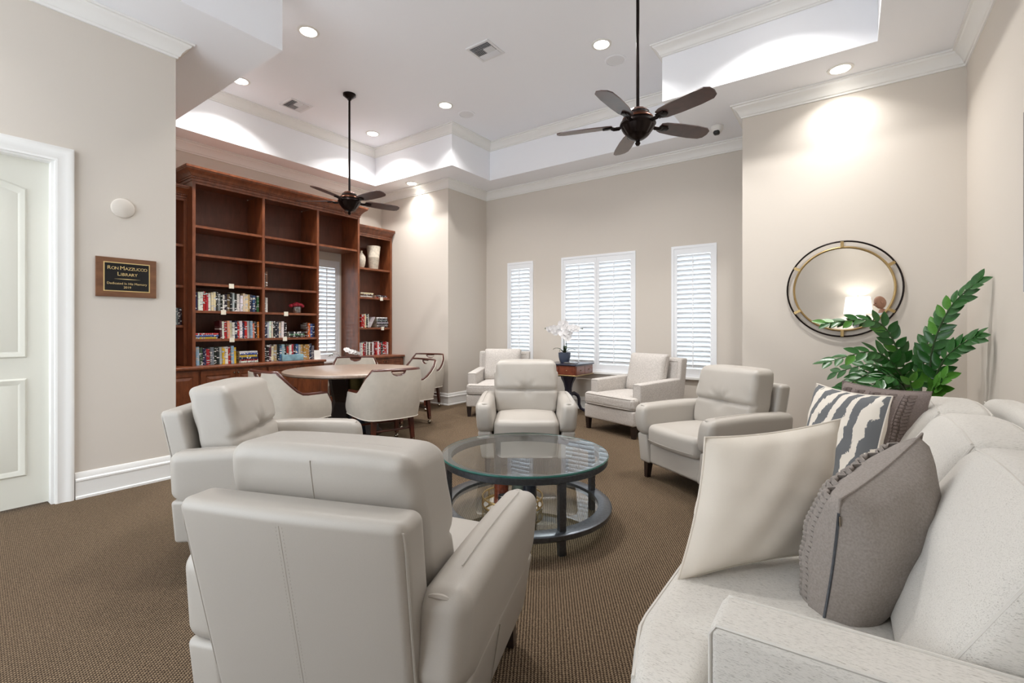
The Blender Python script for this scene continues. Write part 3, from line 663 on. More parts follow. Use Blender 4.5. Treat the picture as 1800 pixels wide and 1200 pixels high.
paper_tag(-6.498, 2.829, 1.107, 'cream paper tag on the shelf edge above the yellow spines')
paper_tag(-6.498, 3.547, 1.46, 'cream paper tag on the shelf edge below the red roses')
paper_tag(-6.498, 3.53, 1.107, 'cream paper tag on the shelf edge above the gold spines')
paper_tag(-6.651, 5.342, 1.766, 'cream paper tag on the shelf edge under the red and black stack')
paper_tag(-6.651, 5.366, 1.251, 'cream paper tag on the shelf edge under the tall dark stack')
# shelf ornaments
t = thing('rose_pot', 'crimson roses in a small mercury glass pot on the bookcase shelf', 'flowers', (-6.56, 3.74, 1.4645))
B().lathe([(0.0, 0.0), (0.05, 0.0), (0.058, 0.01), (0.06, 0.09), (0.056, 0.09)], 24, cap=False).build('pot', 'silverpot', t)
for i, (a, b_, c) in enumerate(((0, 0, .135), (.045, .01, .12), (-.04, .02, .12), (.015, .05, .12), (-.01, -.045, .12), (.04, -.04, .115), (-.045, -.035, .11), (.0, .08, .105), (.0, -.085, .105))):
    B().lathe([(0.0, 0.018), (0.012, 0.024), (0.010, 0.016), (0.022, 0.022), (0.020, 0.010), (0.032, 0.012), (0.03, -0.012), (0.012, -0.026), (0.0, -0.028)], 14, (a, b_, c), cap=False, wave=lambda i_, j: 0.08 * math.sin(j * 2.5 + i_)).build('rose_head', 'rose', t)
t = thing('vase', 'small bottle-shaped stone vase on the shelf by the tower', 'vase', (-6.74, 4.99, 2.2655))
B().lathe([(0.0, 0.0), (0.04, 0.0), (0.06, 0.05), (0.072, 0.13), (0.066, 0.19), (0.035, 0.235), (0.018, 0.255), (0.017, 0.285), (0.022, 0.29), (0.014, 0.288), (0.012, 0.25)], 28, cap=False).build('vase_body', 'vase', t)
t = thing('vase', 'tall tapered stone vase with carved bands next to bottle vase', 'vase', (-6.76, 5.255, 2.2655))
B().lathe([(0.0, 0.0), (0.075, 0.0), (0.08, 0.01), (0.098, 0.2), (0.10, 0.205), (0.098, 0.21), (0.118, 0.40), (0.108, 0.40), (0.09, 0.2), (0.07, 0.02), (0.0, 0.02)], 28, cap=False, wave=lambda i, j: 0.02 if j % 7 == 0 else 0).build('vase_body', 'vase', t)
o = B().rbox((0, 0, 0.045), (0.03, 0.31, 0.088), 0.003, 1).build('painted_box', plain('blue_abstract_print', (120, 158, 172), 0.5, var=0.45, bs=9)); o.location = (-6.42, 3.60, 0.785); o.rotation_euler = (0, 0, 0)
tag(o, 'long box with blue abstract print in front of the gold spines', 'box')
t = thing('table_sign', 'small white card sign standing on the worktop end', 'sign', (-6.40, 3.97, 0.785), math.radians(-20))
B().box(-0.002, 0.002, -0.045, 0.045, 0, 0.135).build('card', 'white', t, smooth=0).rotation_euler = (0, -0.12, 0)
B().box(-0.03, 0.02, -0.03, 0.03, 0, 0.004).build('foot', 'white', t, smooth=0)

# ------------------------------------------------------------------ armchairs
def sstep(a, b_, x): t_ = max(0.0, min(1.0, (x - a) / (b_ - a))); return t_ * t_ * (3 - 2 * t_)
def taper_leg(bb, x, y, h, a, b_, dx=0, dy=0):
    vs = [(x + sx * a, y + sy * a, h) for sx, sy in ((-1, -1), (1, -1), (1, 1), (-1, 1))] + [(x + dx + sx * b_, y + dy + sy * b_, 0) for sx, sy in ((-1, -1), (1, -1), (1, 1), (-1, 1))]
    return bb.add(vs, [(0, 1, 2, 3), (7, 6, 5, 4)] + [(i, 4 + i, 4 + (i + 1) % 4, (i + 1) % 4) for i in range(4)])
def leather_chair(label):
    t = thing('leather_armchair', label, 'armchair', (0, 0, 0), 0, 'cream leather armchairs around the coffee table')
    for s in (-1, 1):
        def pad(x, y, z, s=s):
            dz = max(0.0, -(z + 0.0755)); hw = 0.0205 + math.sqrt(max(0.0, 0.052 ** 2 - dz * dz)); hl = 0.348 + math.sqrt(max(0.0, 0.052 ** 2 - dz * dz))
            if dz > 0:
                kx = 1 - sstep(0.33, 0.375, abs(y)); x = x * (1 - kx) + kx * max(-0.0715, min(0.0715, x * 0.0725 / hw))
            k = (z + 0.125) / 0.25; xo = x * (1.0 - 0.10 * k)
            yy = y - 0.025 * (1 - (z / 0.125) ** 2) * sstep(-0.2, -0.36, y)
            return (xo + s * 0.11 * (z + 0.125) * (1 if x * s > 0 else 0.75), yy, z + 0.012 * math.sin((y + 0.36) * 4.0))
        B().rbox((s * 0.350, -0.005, 0.482), (0.145, 0.80, 0.255), 0.052, (4, 12, 5), pad, 4).build('arm_pad', 'leather', t, 60)
        def side(x, y, z, s=s): return (x + s * 0.16 * (z + 0.115) - s * 0.012, y, z)
        B().rbox((s * 0.336, -0.005, 0.247), (0.118, 0.785, 0.232), 0.02, (3, 10, 4), side, 3).build('side_panel', 'leather', t, 60)
        def at_(y, z): return (s * (0.336 + 0.059 + 0.16 * (z - 0.247 + 0.115) - 0.010), y, z)
        B().tube([at_(0.05, z) for z in (0.15, 0.2, 0.25, 0.3, 0.34)], 0.0016, 5).build('seam', 'stitch', t)
        B().tube([(s * (0.350 + 0.030), y, 0.6145 + 0.012 * math.sin((y + 0.36) * 4.0)) for y in [-0.33 + 0.06 * i for i in range(11)]], 0.0016, 5).build('seam', 'leather', t)
        # pinched leather fold at each end of the arm
        for y0, dy in ((-0.385, -1), (0.378, 1)):
            B().tube([(s * (0.335 + 0.012 * i), y0 + dy * (0.002 * (2 - abs(i - 2))), 0.594 + 0.004 * math.sin(i * 0.8)) for i in range(6)], lambda q: 0.0035 + 0.004 * math.sin(PI * q), 6).build('corner_fold', 'leather', t)
    def seat(x, y, z):
        c = (1 - (x / 0.28) ** 2) * (1 - (y / 0.31) ** 2)
        return (x, y - (0.03 * (1 - (x / 0.28) ** 2) if y < -0.2 else 0) * sstep(-0.15, -0.31, y), z + (0.028 * max(c, 0) if z > 0 else 0))
    sc_ = B().rbox((0, -0.095, 0.375), (0.565, 0.62, 0.165), 0.05, (10, 10, 3), seat, 4).build('seat_cushion', 'leather', t, 60)
    B().tube([(x, -0.405 - 0.03 * (1 - (x / 0.28) ** 2), 0.335) for x in [-0.26 + 0.04 * i for i in range(14)]], 0.0025, 6).build('seam', 'stitch', sc_)
    B().rbox((0, -0.345, 0.215), (0.56, 0.07, 0.17), 0.025, 4, None, 3).build('front_rail', 'leather', t, 60)
    B().box(-0.28, 0.28, -0.31, 0.30, 0.15, 0.29).build('deck', 'leather', t, 0)
    def bf(x, y, z): return (x * (1 + 0.10 * (z - 0.34)), y + 0.2 * (z + 0.34) + 0.012 * (1 - (x / 0.35) ** 2) * (1 if y > 0 else 0), z)
    fr = B().rbox((0, 0.30, 0.47), (0.655, 0.115, 0.68), 0.030, (8, 3, 8), bf, 4).build('back_frame', 'leather', t, 60)
    st = B(); yb = lambda z, x=0: 0.30 + 0.0575 + 0.2 * (z - 0.13) + 0.012 * (1 - (x / 0.35) ** 2)
    for i in range(62):
        z = 0.16 + i * 0.01
        for x in (-0.009, 0.009): st.box(x - 0.0009, x + 0.0009, yb(z) - 0.0004, yb(z) + 0.0009, z, z + 0.006)
    st.build('stitching', 'stitch', fr, 0, kind='stuff')
    B().tube([(0, yb(0.15 + 0.033 * i) - 0.0005, 0.15 + 0.033 * i) for i in range(20)], 0.0013, 5).build('seam', 'stitch', fr)
    wp = [(-0.305, 0.2), (-0.314, 0.5), (-0.322, 0.74), (-0.319, 0.785), (-0.305, 0.797)] + [(-0.29 + 0.058 * i, 0.799) for i in range(11)] + [(0.305, 0.797), (0.319, 0.785), (0.322, 0.74), (0.314, 0.5), (0.305, 0.2)]
    B().tube([(x, yb(z, x) - 0.013, z) for x, z in wp], 0.0036, 6).build('welt', 'leather', fr)
    def bc(x, y, z):
        f = 1.0 if y < 0 else 0.0; r2 = x * x + (z + 0.03) ** 2; rr = math.sqrt(r2)
        puff = 0.03 * max(0, 1 - (x / 0.3) ** 2) * max(0, 1 - (z / 0.25) ** 2)
        g = f * (0.020 * math.exp(-((z + 0.03) / 0.013) ** 2) + 0.030 * math.exp(-r2 / 0.0032) + (0.006 * math.sin(9 * math.atan2(z + 0.03, x)) * math.exp(-((rr - 0.07) / 0.05) ** 2) if z > -0.03 else 0))
        head = f * 0.012 * sstep(-0.03, 0.02, z)
        sl = 0.010 * (abs(x) / 0.29) ** 3 * sstep(0.1, 0.25, z)
        wr = 0.0035 * math.sin(x * 55 + z * 38) * sstep(0.17, 0.29, abs(x))
        return (x * (1 + 0.05 * (1 - (z / 0.25) ** 2)), y - (puff if y < 0 else -puff * 0.5) + g - head + wr + 0.24 * (z + 0.25), z - sl)
    cu = B().rbox((0, 0.165, 0.685), (0.575, 0.20, 0.50), 0.045, (22, 3, 34), bc, 4).build('back_cushion', 'leather', t, 60)
    for s in (-1, 1):
        B().tube([(s * (0.281 + 0.014 * (1 - ((z - 0.685) / 0.25) ** 2)), 0.165 + 0.24 * (z - 0.435) + 0.02, z) for z in [0.50 + 0.04 * i for i in range(9)]], 0.0018, 5).build('seam', 'stitch', cu)
        B().tube([(s * (0.225 + 0.012 * i), 0.250 + 0.006 * i, 0.912 - 0.0035 * i + 0.003 * math.sin(i)) for i in range(5)], lambda q: 0.003 + 0.006 * math.sin(PI * q), 6).build('corner_fold', 'leather', cu)
    B().tube([(0.006 * math.sin(z * 9), 0.165 + 0.1003 + 0.24 * (z - 0.435) + 0.015 * max(0, 1 - ((z - 0.685) / 0.25) ** 2), z) for z in [0.70 + 0.02 * i for i in range(11)]], 0.0013, 5).build('seam', 'stitch', cu)
    B().tube([(x, 0.165 + 0.24 * 0.49 + 0.02, 0.9345 - 0.010 * (abs(x) / 0.29) ** 3) for x in [-0.22 + 0.04 * i for i in range(12)]], 0.0012, 5).build('seam', 'leather', cu)
    for x, y, dx, dy in ((-0.33, -0.345, -0.008, -0.008), (0.33, -0.345, 0.008, -0.008), (-0.30, 0.29, -0.008, 0.02), (0.30, 0.29, 0.008, 0.02)):
        taper_leg(B(), x, y, 0.16, 0.028, 0.018, dx, dy).build('leg', 'darkwood', t, 0)
    return t
ch = leather_chair('cream leather armchair with its stitched back turned, arm overlapping the coffee table')
ch.location = (-1.285, 1.055, 0); ch.rotation_euler = (0, 0, face_rz(-0.348, 0.937))
dup(ch, (-2.83, 1.50, 0), face_rz(0.72, 0.69), 'cream leather armchair between the door wall and the coffee table')
dup(ch, (-2.47, 3.66, 0), face_rz(0.564, -0.826), 'cream leather armchair in front of the end table, tufted back showing')
dup(ch, (-0.915, 3.995, 0), face_rz(-0.54, -0.84), 'cream leather armchair below the round mirror')

def linen_chair(label):
    t = thing('linen_armchair', label, 'armchair', (0, 0, 0), 0, 'pale linen club chairs by the windows')
    B().rbox((0, -0.02, 0.225), (0.80, 0.78, 0.17), 0.02, 3).build('base', 'linen', t)
    for s in (-1, 1):
        ar = B().rbox((s * 0.345, 0.06, 0.465), (0.125, 0.70, 0.315), 0.018, 4, lambda x, y, z: (x, y, z + 0.015 * (y / 0.35)), 3).build('arm', 'linen', t)
        B().tube([(s * 0.345 + a, -0.290, z) for a, z in ((-0.056, 0.32), (-0.056, 0.598), (0.056, 0.598), (0.056, 0.32))], 0.003, 5).build('welt', 'linen', ar)
    tc_ = B().rbox((0, -0.02, 0.385), (0.555, 0.66, 0.15), 0.045, 8, lambda x, y, z: (x, y, z + (0.02 * max(0, (1 - (x / 0.28) ** 2) * (1 - (y / 0.33) ** 2)) if z > 0 else 0)), 4)
    tc_.rbox((0, -0.355, 0.385), (0.80, 0.125, 0.148), 0.045, (8, 3, 3), lambda x, y, z: (x, y - 0.012 * (1 - (x / 0.4) ** 2), z), 4)
    sc_ = tc_.build('seat_cushion', 'linen', t, 60)
    for z in (0.442, 0.328): B().tube([(x, -0.413 - 0.012 * (1 - (x / 0.4) ** 2) + 0.03 * sstep(0.35, 0.4, abs(x)), z) for x in [-0.395 + 0.0395 * i for i in range(21)]], 0.0038, 6).build('welt', 'linen', sc_)
    bk = B().rbox((0, 0.40, 0.51), (0.80, 0.12, 0.74), 0.02, 4, lambda x, y, z: (x, y + 0.14 * (z + 0.37), z), 3).build('back_frame', 'linen', t)
    B().tube([(x, 0.338 + 0.14 * (z - 0.14), z) for x, z in ((-0.35, 0.50), (-0.35, 0.84), (0.35, 0.84), (0.35, 0.50))], 0.003, 5).build('welt', 'linen', bk)
    def kc(x, y, z):
        e = max(0, (1 - (x / 0.285) ** 4) * (1 - (z / 0.235) ** 4)) ** 0.5
        return (x * (1 - 0.03 * (1 - (z / 0.235) ** 2)), y * (0.28 + 0.85 * e) + 0.24 * (z + 0.235), z)
    kb = B().rbox((0, 0.235, 0.69), (0.565, 0.18, 0.47), 0.03, (14, 3, 12), kc, 3).build('back_cushion', 'linen', t, 60)
    B().tube([(x, 0.235 + 0.24 * (z - 0.455), z) for x, z in ((-0.277, 0.47), (-0.272, 0.69), (-0.279, 0.915), (0, 0.921), (0.279, 0.915), (0.272, 0.69), (0.277, 0.47))], 0.004, 6).build('welt', 'linen', kb)
    for x, y in ((-0.365, -0.365), (0.365, -0.365), (-0.365, 0.34), (0.365, 0.34)): taper_leg(B(), x, y, 0.15, 0.03, 0.02).build('leg', 'darkwood', t, 0)
    return t
lc = linen_chair('pale linen club chair in front of the narrow window nearest the mirror wall')
lc.location = (-2.195, 5.56, 0); lc.rotation_euler = (0, 0, face_rz(-0.348, -0.937))
dup(lc, (-4.22, 5.54, 0), face_rz(0.45, -0.89), 'pale linen club chair tucked in the window bay corner by the alcove')

# ------------------------------------------------------------------ card table and its chairs
def game_chair(label):
    t = thing('card_chair', label, 'chair', (0, 0, 0), 0, 'barrel card chairs with wood trim')
    half = [(0.285, -0.25), (0.288, -0.20), (0.29, -0.14), (0.29, -0.07), (0.29, 0.0), (0.287, 0.06), (0.283, 0.12), (0.274, 0.175), (0.257, 0.22), (0.228, 0.25), (0.18, 0.268), (0.125, 0.275), (0.088, 0.277), (0.078, 0.278), (0.068, 0.279), (0.054, 0.28), (0.036, 0.281), (0.018, 0.281)]
    path = half + [(0.0, 0.281)] + [(-x, y) for x, y in reversed(half)]; n_ = len(path)
    L = [0.0]
    for i in range(1, n_): L.append(L[-1] + math.dist(path[i], path[i - 1]))
    tot = L[-1]
    def H(i, notch=True):
        s = min(L[i], tot - L[i]) / (tot / 2)
        h = 0.58 + 0.235 * max(0.0, min(1.0, (s - 0.36) / 0.33)) ** 1.9
        if s < 0.07: h -= 0.09 * (1 - math.sqrt(max(0, 1 - ((0.07 - s) / 0.07) ** 2)))
        x = path[i][0]
        if notch and path[i][1] > 0.2 and abs(x) < 0.078: h -= 0.055 * math.sqrt(max(0, 1 - (x / 0.078) ** 2))
        return h
    def P(i, z, off):
        a = path[max(0, i - 1)]; b_ = path[min(n_ - 1, i + 1)]; d = math.hypot(b_[0] - a[0], b_[1] - a[1]); nx, ny = (b_[1] - a[1]) / d, -(b_[0] - a[0]) / d
        k = off + 0.075 * (z - 0.36) * (0.6 + 0.8 * max(0, path[i][1] / 0.28)); return (path[i][0] + nx * k, path[i][1] + ny * k, z)
    rows = 8
    def surf(off, flip):
        vs = []; fs = []
        for i in range(n_):
            h = H(i); zb = 0.345 - (0.02 * math.sin(PI * L[i] / tot))
            vs += [P(i, zb + (h - zb) * j / rows, off + 0.012 * math.sin(PI * j / rows) * (1 if off > 0 else 0)) for j in range(rows + 1)]
        for i in range(n_ - 1):
            for j in range(rows):
                q = (i * (rows + 1) + j, (i + 1) * (rows + 1) + j, (i + 1) * (rows + 1) + j + 1, i * (rows + 1) + j + 1); fs.append(tuple(reversed(q)) if flip else q)
        return vs, fs
    o_v, o_f = surf(0.022, False); i_v, i_f = surf(-0.022, True); k = rows + 1; m_ = len(o_v)
    bb = B(); fs = o_f + [tuple(q + m_ for q in f) for f in i_f]
    for i in range(n_ - 1):
        fs.append((i * k + rows, (i + 1) * k + rows, m_ + (i + 1) * k + rows, m_ + i * k + rows)); fs.append((i * k, m_ + i * k, m_ + (i + 1) * k, (i + 1) * k))
    for i in (0, n_ - 1):
        for j in range(rows): fs.append((i * k + j, i * k + j + 1, m_ + i * k + j + 1, m_ + i * k + j))
    bb.add(o_v + i_v, fs)
    sh = bb.build('barrel_shell', 'suede', t, 50)
    ar = B()
    for rng in (range(2, 9), range(n_ - 9, n_ - 2)):
        r_ = list(rng)
        for i in r_[:-1]:
            ar.add([P(i, 0.42, -0.0235), P(i + 1, 0.42, -0.0235), P(i + 1, H(i + 1) - 0.02, -0.0235), P(i, H(i) - 0.02, -0.0235)], [(0, 3, 2, 1)])
    ar.build('arm_lining', 'blackleather', t, 60)
    tp = [P(i, H(i, False) + 0.006, 0.0) for i in range(n_)]
    lo = [P(0, 0.36 + 0.015 * q, 0.0) for q in range(0, 8)]; lo2 = [P(n_ - 1, 0.36 + 0.015 * q, 0.0) for q in range(7, -1, -1)]
    tr = B().tube(lo + tp + lo2, 0.021, 8, flat=0.62).build('top_rail', 'chairwood', t, 60)
    B().tube([P(i, H(i) + 0.002, 0.0) for i in range(n_) if path[i][1] > 0.2 and abs(path[i][0]) < 0.0785], 0.016, 8, flat=0.7).build('handle_arc', 'chairwood', tr, 60)
    B().tube([P(i, 0.344 - 0.02 * math.sin(PI * L[i] / tot), 0.024) for i in range(n_)], 0.005, 6).build('welt', 'cream', sh)
    B().rbox((0, -0.03, 0.44), (0.50, 0.46, 0.13), 0.045, 6, lambda x, y, z: (x * (1 - 0.12 * sstep(0.0, 0.23, y)), y, z + (0.015 * (1 - (x / 0.25) ** 2) if z > 0 else 0)), 4).build('seat_cushion', 'blackleather', t, 60)
    B().rbox((0, -0.01, 0.365), (0.52, 0.48, 0.06), 0.02, 3, lambda x, y, z: (x * (1 - 0.25 * sstep(0.0, 0.24, y)), y, z)).build('seat_rail', 'chairwood', t)
    for x, y in ((-0.235, -0.21), (0.235, -0.21), (-0.20, 0.20), (0.20, 0.20)):
        lg = taper_leg(B(), 0, 0, 0.30, 0.024, 0.017, 0.02 * (1 if x > 0 else -1), 0.02 * (1 if y > 0 else -1)).build('leg', 'chairwood', t, 0); lg.location = (x, y, 0.065)
        cx_, cy_ = 0.02 * (1 if x > 0 else -1), 0.02 * (1 if y > 0 else -1)
        c_ = B().lathe([(0.0, -0.064), (0.012, -0.060), (0.022, -0.048), (0.025, -0.038), (0.022, -0.028), (0.012, -0.016), (0.0, -0.012)], 16, (cx_, cy_, 0), cap=False).build('caster', 'chrome', lg)
        B().lathe([(0.018, -0.004), (0.02, 0.012), (0.017, 0.03)], 12, (cx_, cy_, 0), cap=False).build('ferrule', 'chrome', c_)
    for y, b0 in ((-0.21, -0.03), (0.20, 0.02)):
        B().tube([(-0.235 + 0.47 * q / 8 if y < 0 else -0.2 + 0.4 * q / 8, y + b0 * math.sin(PI * q / 8), 0.20) for q in range(9)], 0.012, 8).build('stretcher', 'chairwood', t)
    return t
gc = game_chair('beige barrel card chair on the door wall side of the round table')
gc.location = (-4.66, 2.60, 0); gc.rotation_euler = (0, 0, face_rz(0.0, 1.0))
dup(gc, (-4.04, 3.28, 0), face_rz(-0.97, 0.25), 'beige barrel card chair with cream welt, back toward the centre leather armchair')
dup(gc, (-5.58, 4.02, 0), face_rz(0.78, -0.62), 'beige barrel card chair between the round table and the short worktop')
dup(gc, (-4.72, 4.18, 0), face_rz(-0.15, -0.98), 'beige barrel card chair on the window bay side of the round table')
dup(gc, (-5.47, 5.13, 0), face_rz(0.24, -0.97), 'beige barrel card chair standing alone against the alcove wall')
t = thing('card_table', 'round greige wood card table on a drum pedestal', 'table', (-4.80, 3.43, 0))
B().lathe([(0.0, 0.715), (0.70, 0.715), (0.745, 0.722), (0.76, 0.735), (0.758, 0.755), (0.748, 0.762), (0.0, 0.762)], 72, cap=False).build('table_top', 'greywood', t)
B().lathe([(0.14, 0.42), (0.14, 0.714)], 36).build('upper_drum', 'olive', t); B().lathe([(0.17, 0.03), (0.17, 0.42)], 36).build('lower_drum', 'drum', t)
B().lathe([(0.0, 0.0), (0.34, 0.0), (0.34, 0.022), (0.33, 0.03), (0.0, 0.03)], 48, cap=False).build('base_plate', 'darkwood', t)
pm = None
for q in range(4):
    a = q * PI / 2 + 0.35
    if pm is None:
        bb = B(); K = [(-0.11, 0.03, 0.30), (0.11, 0.03, 0.30), (-0.075, 0.40, 0.22), (0.075, 0.40, 0.22), (-0.10, 0.714, 0.28), (0.10, 0.714, 0.28)]
        vs = [(r_, y, z) for y, z, r_ in K] + [(r_ - 0.045, y, z) for y, z, r_ in K]
        bb.add(vs, [(0, 1, 3, 2), (2, 3, 5, 4), (6, 8, 9, 7), (8, 10, 11, 9), (0, 2, 8, 6), (2, 4, 10, 8), (1, 7, 9, 3), (3, 9, 11, 5), (4, 5, 11, 10), (0, 6, 7, 1)]); o = bb.build('pedestal_panel', 'darkwood', t, 0); pm = o.data
    else: o = bpy.data.objects.new('pedestal_panel', pm); COL.objects.link(o); o.parent = t
    o.rotation_euler = (0, 0, a)

# ------------------------------------------------------------------ coffee table and tray
CT = (-1.72, 2.53)
t = thing('coffee_table', 'round two-tier coffee table with glass top and gunmetal legs', 'coffee table', (CT[0], CT[1], 0), math.radians(-32))
def circ(R, z, n_=80): return [(R * math.cos(2 * PI * i / n_), R * math.sin(2 * PI * i / n_), z) for i in range(n_)]
B().lathe([(0.475, 0.400), (0.525, 0.400), (0.53, 0.405), (0.53, 0.435), (0.525, 0.440), (0.475, 0.440), (0.475, 0.400)], 80, cap=False).build('top_ring', 'iron', t)
B().lathe([(0.47, 0.095), (0.545, 0.095), (0.555, 0.103), (0.555, 0.128), (0.545, 0.136), (0.47, 0.136), (0.47, 0.095)], 80, cap=False).build('shelf_ring', 'iron', t)
g = B(); g.lathe([(0.0, 0.4405), (0.535, 0.4405)], 80, cap=False).lathe([(0.532, 0.4525), (0.0, 0.4525)], 80, cap=False); g.cur = 1; g.lathe([(0.535, 0.4405), (0.5365, 0.446), (0.532, 0.4525)], 80, cap=False)
g.build('glass_top', ['glass', 'glassedge'], t)
B().lathe([(0.0, 0.118), (0.472, 0.118)], 80, cap=False).lathe([(0.472, 0.126), (0.0, 0.126)], 80, cap=False).build('glass_shelf', 'glass', t)
for q in range(4):
    a = q * PI / 2; x, y = 0.505 * math.cos(a), 0.505 * math.sin(a)
    lg = B().box(-0.016, 0.016, -0.020, 0.020, 0.0, 0.402).build('leg', 'iron', t, 0); lg.location = (x, y, 0); lg.rotation_euler = (0, 0, a)
t = thing('serving_tray', 'round brass gallery tray on the lower glass shelf', 'tray', (-1.745, 2.43, 0.1265))
B().lathe([(0.0, 0.0), (0.19, 0.0), (0.192, 0.008), (0.0, 0.006)], 48, cap=False).build('tray_base', 'mirror', t)
B().tube(circ(0.19, 0.012, 48), 0.006, 6, True).build('lower_rim', 'brass', t); B().tube(circ(0.19, 0.062, 48), 0.006, 6, True).build('upper_rim', 'brass', t)
for q in range(8):
    a = q * PI / 4; B().tube([(0.19 * math.cos(a), 0.19 * math.sin(a), 0.012), (0.19 * math.cos(a), 0.19 * math.sin(a), 0.062)], 0.004, 6).build('gallery_post', 'brass', t)
def jar(x, y, r_, h, mat, label):
    t = thing('candle_jar', label, 'candle', (x, y, 0.1345), 0)
    B().lathe([(0.0, 0.0), (r_ * 0.96, 0.0), (r_, 0.006), (r_, h), (r_ * 0.92, h), (r_ * 0.9, h * 0.8)], 28, cap=False).build('glass_jar', mat, t)
    B().lathe([(0.0, h * 0.8), (r_ * 0.9, h * 0.8)], 28, cap=False).build('wax', 'cream', t)
jar(-1.80, 2.385, 0.046, 0.175, 'candle', 'tall amber mottled candle jar on the brass tray')
jar(-1.735, 2.325, 0.036, 0.085, 'candledark', 'short dark glass candle jar on the brass tray')
jar(-1.735, 2.485, 0.045, 0.16, 'candlegreen', 'sage green candle jar on the brass tray')
jar(-1.635, 2.46, 0.044, 0.17, 'candledark', 'tall smoked black candle jar on the brass tray')

# ------------------------------------------------------------------ end table with orchid
t = thing('end_table', 'inlaid mahogany end table with drawers on an ebonised scroll pedestal', 'side table', (-3.385, 6.125, 0))
B().rbox((0, 0, 0.724), (0.56, 0.57, 0.022), 0.006, 1).build('table_top', 'navywood', t)
B().box(-0.262, 0.262, -0.268, 0.268, 0.580, 0.713).build('drawer_case', 'inlay', t, 0)
B().rbox((0, 0, 0.575), (0.55, 0.56, 0.014), 0.005, 1).build('lower_moulding', 'brass', t)
for k in range(2):
    d = B().box(-0.25 + k * 0.255, -0.005 + k * 0.255, -0.276, -0.2682, 0.592, 0.703).build('drawer', 'inlay', t, 0)
    B().lathe([(0.0, 0.016), (0.008, 0.012), (0.005, 0.0)], 10, cap=False).build('knob', 'brass', d).matrix_local = Matrix.Translation((-0.127 + k * 0.255, -0.276, 0.648)) @ Matrix.Rotation(PI / 2, 4, 'X')
    d = B().box(0.2622, 0.270, -0.25 + k * 0.255, -0.005 + k * 0.255, 0.592, 0.703).build('drawer', 'inlay', t, 0)
    B().lathe([(0.0, 0.016), (0.008, 0.012), (0.005, 0.0)], 10, cap=False).build('knob', 'brass', d).matrix_local = Matrix.Translation((0.270, -0.127 + k * 0.255, 0.648)) @ Matrix.Rotation(PI / 2, 4, 'Y')
B().rbox((0, 0, 0.553), (0.26, 0.26, 0.03), 0.008, 1).build('neck_block', 'navywood', t)
B().lathe([(0.11, 0.54), (0.10, 0.50), (0.07, 0.44), (0.052, 0.36), (0.05, 0.30), (0.062, 0.27), (0.055, 0.25), (0.07, 0.22), (0.05, 0.19), (0.0, 0.18)], 24, cap=False, wave=lambda i, j: 0.06 if j % 2 else -0.04).build('column', 'navywood', t)
for q in range(4):
    a = q * PI / 2 + PI / 4; ca, sa = math.cos(a), math.sin(a)
    B().tube([(r_ * ca, r_ * sa, z) for r_, z in ((0.03, 0.27), (0.09, 0.285), (0.145, 0.25), (0.165, 0.19), (0.165, 0.12), (0.19, 0.06), (0.24, 0.03), (0.30, 0.024), (0.315, 0.04), (0.30, 0.05))], lambda q_: 0.030 - 0.014 * q_, 8).build('scroll_leg', 'navywood', t)
o = B().rbox((0, 0, 0.012), (0.17, 0.11, 0.022), 0.004, 1).build('coaster_box', 'silverpot'); o.location = (-3.25, 5.96, 0.7355); tag(o, 'small flat silver coaster box on the end table', 'box')
def petal_flower(n_=5, R=0.042):
    bb = B()
    for q in range(n_):
        a = 2 * PI * q / n_ + PI / 2; k = 1.25 if q in (1, 4) else 0.95
        pts = [(0.0, 0.0, 0.0)]; out = [(0.15, 0.25), (0.45, 0.48), (0.75, 0.46), (0.98, 0.2), (0.98, -0.2), (0.75, -0.46), (0.45, -0.48), (0.15, -0.25)]
        for r_, w_ in out:
            rr = r_ * R * k; ww = w_ * R * k; pts.append((rr * math.cos(a) - ww * math.sin(a), -0.006 * math.sin(r_ * 3), rr * math.sin(a) + ww * math.cos(a)))
        bb.add(pts, [(0, i, i + 1) for i in range(1, 8)])
    bb.lathe([(0.0, 0.008), (0.007, 0.004), (0.006, -0.004), (0.0, -0.006)], 8, (0, -0.006, 0), cap=False); return bb
